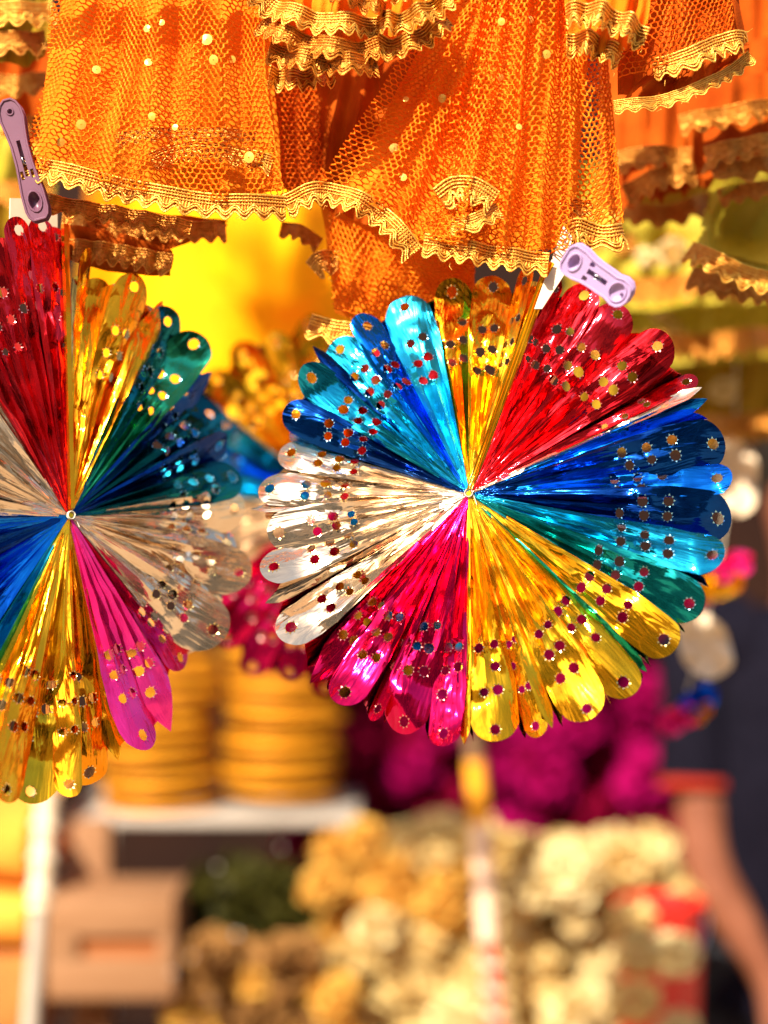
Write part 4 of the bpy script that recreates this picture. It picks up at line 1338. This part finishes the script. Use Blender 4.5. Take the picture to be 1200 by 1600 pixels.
# red bucket behind the flowers
RY = 1.17
bc = P(1043, 1600, RY)
rb = empty("red_bucket", (bc.x, RY + .07, P(0, 1640, RY).z - 0.25), "glossy red bucket behind the cloth flowers beside the person", "bucket")
mb = MB()
H_ = P(0, 1425, RY).z - rb.location.z
prof = [(0.0, 0.004), (0.046, 0.004), (0.050, 0.02), (0.061, H_ - 0.012), (0.066, H_), (0.060, H_), (0.057, H_ - 0.012), (0.046, 0.03), (0.0, 0.03)]
mb.grid([[Vector((r * math.cos(2 * PI * j / 32), r * math.sin(2 * PI * j / 32), z)) for j in range(32)] for r, z in prof], 0, True)
mb.build("bucket_body", M['red'], rb, 40)
mb = MB()
mb.tube([Vector((0.067 * math.cos(PI * i / 20), 0.0 - 0.07 * math.sin(PI * i / 20) * .6, H_ - 0.02 - 0.07 * math.sin(PI * i / 20))) for i in range(21)], 0.0025, 6)
mb.build("handle", M['steel'], rb, 60)

# bench that carries the heaps
bt = empty("wooden_bench", (0, 1.5, 0), "worn wooden bench under the flower heaps", "bench")
zt = P(0, 1725, 1.5).z
child_box("bench_top", (-0.85, 0.98, zt - 0.03), (0.65, 1.95, zt), M['bench'], bt, 0.004)
for x in (-0.82, 0.58):
    for y in (1.01, 1.88):
        child_box("leg", (x, y, 0), (x + .04, y + .04, zt - .031), M['bench'], bt, 0.003)

# hanging foil streamer at the right
st = empty("foil_streamer", P(1130, 640, 0.62), "blurred foil streamer with white discs and coloured bows behind the large rosette", "streamer")
base = st.location.copy()
SY = 0.62
mb = MB(); mb.tube([P(1150, 430, SY) - base, P(1150, 700, SY) - base, P(1120, 900, SY) - base, P(1075, 1080, SY) - base], 0.0012, 6)
mb.build("cord", M['cord'], st)
def lobe(px, py, rx, rz, rot, mat, name, bow=False):
    mb = MB()
    c_ = P(px, py, SY) - base
    k = K(SY)
    rows = []
    for i in range(8):
        rr = i / 7
        rows.append([c_ + Vector(((rr * rx * math.cos(t) * math.cos(rot) - rr * rz * math.sin(t) * math.sin(rot)) * k,
                                  0.008 * math.sin(5 * t + rr * 3) * rr - 0.01 * rr,
                                  (rr * rx * math.cos(t) * math.sin(rot) + rr * rz * math.sin(t) * math.cos(rot)) * k)) for t in [2 * PI * j / 24 for j in range(24)]])
    mb.grid(rows, 0, True)
    return mb.build(name, mat, st, 60)
lobe(1148, 745, 34, 62, 0.1, M['card'], "white_disc")
lobe(1172, 664, 22, 20, 0, F['green'], "green_disc")
lobe(1140, 885, 36, 22, 0.4, F['pink'], "pink_bow")
lobe(1120, 915, 42, 20, 0.25, F['gold'], "gold_bow")
lobe(1098, 1008, 40, 55, 0.5, M['card'], "white_disc")
lobe(1088, 1092, 34, 20, 0.5, F['blue'], "blue_bow")
lobe(1056, 1122, 34, 22, 0.5, F['pink'], "pink_bow")
lobe(1092, 1112, 22, 14, 0.8, F['gold'], "gold_bow")
# pale paper flowers far behind the peg
wm = [pom_mesh("paper_flower_head", 60, 'cream', 9)]
flowers([(1050, 395, 0.5, 30, 0), (1010, 402, 0.5, 22, 0), (1035, 495, 0.55, 16, 0), (1060, 520, 0.55, 24, 0), (1020, 480, 0.55, 14, 0), (1090, 540, 0.55, 22, 0), (1130, 610, 0.6, 26, 0)],
        wm, "paper_flower", lambda k: "pale blurred paper flower", "paper flower", "pale paper flowers by the olive scarves", 6)

# ------------------------------------------------------------------ person at the right
QY = 1.5
def person():
    sh = P(1080, 985, QY)                     # his right shoulder, nearest the middle of the picture
    cx = sh.x + 0.19
    zs = sh.z - 0.02
    root = empty("person", (cx, QY, 0), "person in a navy short sleeved shirt with red cuffs, arm bent at the right edge", "person")
    nodes, edges = [], []
    def nd(x, y, z, r):
        nodes.append((x, y, z, r)); return len(nodes) - 1
    def ch(*ids):
        for a, b in zip(ids, ids[1:]): edges.append((a, b))
    hip = zs * 0.62
    pel = nd(0, 0, hip, .135); bel = nd(0, -.01, hip + .17, .125); chs = nd(0, 0, zs - .13, .14); nb = nd(0, 0, zs + .03, .075)
    nk = nd(0, -.01, zs + .09, .055); hd0 = nd(0, -.02, zs + .16, .07); hd1 = nd(0, -.02, zs + .23, .088); hd2 = nd(0, -.01, zs + .29, .07)
    ch(pel, bel, chs, nb, nk, hd0, hd1, hd2)
    el_p, wr_p = P(1098, 1345, QY - .08), P(1205, 1535, QY - .14)
    hands = []
    for sgn in (-1, 1):
        s0 = nd(sgn * .165, 0, zs - .01, .062)
        if sgn < 0:
            e_ = el_p - Vector((cx, QY, 0)); w_ = wr_p - Vector((cx, QY, 0))
        else:
            e_ = Vector((.24, .02, zs - .30)); w_ = Vector((.20, -.14, zs - .50))
        m0 = nd(*(Vector((sgn * .165, 0, zs - .01)).lerp(e_, .5)), .047)
        e0 = nd(*e_, .041); m1 = nd(*e_.lerp(w_, .30), .041); w0 = nd(*w_, .025)
        ch(chs, s0, m0, e0, m1, w0)
        d = (w_ - e_).normalized()
        pm = nd(*(w_ + d * .05), .030); ch(w0, pm)
        side = d.cross(Vector((0, 1, 0))).normalized()
        for f_, ln in zip((-1.5, -.5, .5, 1.5), (.068, .078, .074, .058)):
            k0 = nd(*(w_ + d * .092 + side * (f_ * .017)), .0095)
            k1 = nd(*(w_ + d * (.092 + ln * .5) + side * (f_ * .019) + Vector((0, -.008, 0))), .0085)
            k2 = nd(*(w_ + d * (.092 + ln * .95) + side * (f_ * .019) + Vector((0, -.03, 0))), .007)
            ch(pm, k0, k1, k2)
        t0 = nd(*(w_ + d * .045 - side * .036 + Vector((0, -.012, 0))), .011); t1 = nd(*(w_ + d * .085 - side * .05 + Vector((0, -.025, 0))), .009)
        ch(pm, t0, t1)
        lh = nd(sgn * .09, 0, hip - .10, .095); kn = nd(sgn * .10, -.01, hip * .52, .062); an = nd(sgn * .10, .03, .09, .042); ft = nd(sgn * .11, -.13, .035, .034)
        ch(pel, lh, kn, an, ft)
    me = bpy.data.meshes.new("person_body")
    me.from_pydata([n[:3] for n in nodes], edges, [])
    ob = link("person_body", me, None, root)
    sk = ob.modifiers.new("skin", 'SKIN')
    for i, n in enumerate(nodes):
        me.skin_vertices[0].data[i].radius = (n[3], n[3] * (0.82 if i in (0, 1, 2) else 1))
        me.skin_vertices[0].data[i].use_root = (i == 0)
    sb = ob.modifiers.new("sub", 'SUBSURF'); sb.levels = 2; sb.render_levels = 2
    me.materials.append(M['skin'])
    for p in me.polygons: p.use_smooth = True
    sk.use_smooth_shade = True
    # shirt: loose tube round the trunk and short sleeves
    mb = MB()
    def ringrow(z, rx, ry, y=0, n=48):
        out = []
        for j in range(n):
            a = 2 * PI * j / n
            f_ = 1 + .10 * noise.noise(Vector((math.cos(a) * 2.2, math.sin(a) * 2.2, z * 7 + a)))
            out.append(Vector((rx * f_ * math.cos(a), y + ry * f_ * math.sin(a), z)))
        return out
    prof = [(hip - .06, .205, .165), (hip + .05, .19, .15), (hip + .18, .185, .148), (zs - .2, .192, .155), (zs - .08, .19, .14), (zs, .16, .115), (zs + .045, .10, .09), (zs + .06, .078, .078)]
    fine = []
    for p_, q_ in zip(prof, prof[1:]):
        for k_ in range(5): fine.append(tuple(a_ + (b_ - a_) * k_ / 5 for a_, b_ in zip(p_, q_)))
    fine.append(prof[-1])
    rows = [ringrow(*p_) for p_ in fine]
    mb.grid(rows, 0, True)
    for sgn in (-1, 1):
        a = Vector((sgn * .11, 0, zs - .005)); b = Vector((sgn * .185, 0, zs - .03))
        if sgn < 0:
            b = P(1090, 1010, QY - .01) - Vector((cx, QY, 0)); c2 = P(1088, 1225, QY - .05) - Vector((cx, QY, 0))
        else:
            c2 = Vector((.235, .01, zs - .22))
        mb.tube([a, a.lerp(b, .6), b, b.lerp(c2, .45), b.lerp(c2, .8), c2], [.085, .078, .066, .057, .060, .059], 18, 0, False)
        cf = MB()
        dd = (c2 - b).normalized()
        cf.tube([c2 - dd * .006, c2 + dd * .002, c2 + dd * .008], [.0605, .0610, .0595], 18, 0, False)
        cf.build("sleeve_cuff", M['redband'], root, 60)
    mb.build("shirt", M['shirt'], root, 180)
    mb = MB()
    for sgn in (-1, 1):
        mb.tube([Vector((sgn * .075, 0, hip + .03)), Vector((sgn * .095, 0, hip - .14)), Vector((sgn * .10, -.01, hip * .52)), Vector((sgn * .10, .03, .10))], [.13, .115, .085, .07], 18, 0, False)
    mb.build("trousers", M['trouser'], root, 180)
    mb = MB()
    rows = []
    for i in range(9):
        th = PI * .62 * i / 8
        rows.append([Vector((.098 * math.sin(th) * math.cos(2 * PI * j / 20), .01 + .108 * math.sin(th) * math.sin(2 * PI * j / 20) + (.02 if i > 5 else 0), zs + .262 + .105 * math.cos(th))) for j in range(20)])
    mb.grid(rows, 0, True)
    mb.build("hair", M['hair'], root, 180)
    for sgn in (-1, 1):
        mb = MB()
        mb.grid([[Vector((sgn * .034 + .012 * math.sin(PI * i / 6) * math.cos(2 * PI * j / 10), -.098 + .012 * math.sin(PI * i / 6) * math.sin(2 * PI * j / 10), zs + .215 + .012 * math.cos(PI * i / 6))) for j in range(10)] for i in range(7)], 0, True)
        mb.build("eye", M['eye'], root, 180)
    mb = MB()
    mb.tube([Vector((0, -.095, zs + .225)), Vector((0, -.115, zs + .19)), Vector((0, -.10, zs + .178))], [.009, .015, .010], 10)
    mb.build("nose", M['skin'], root, 180)
person()
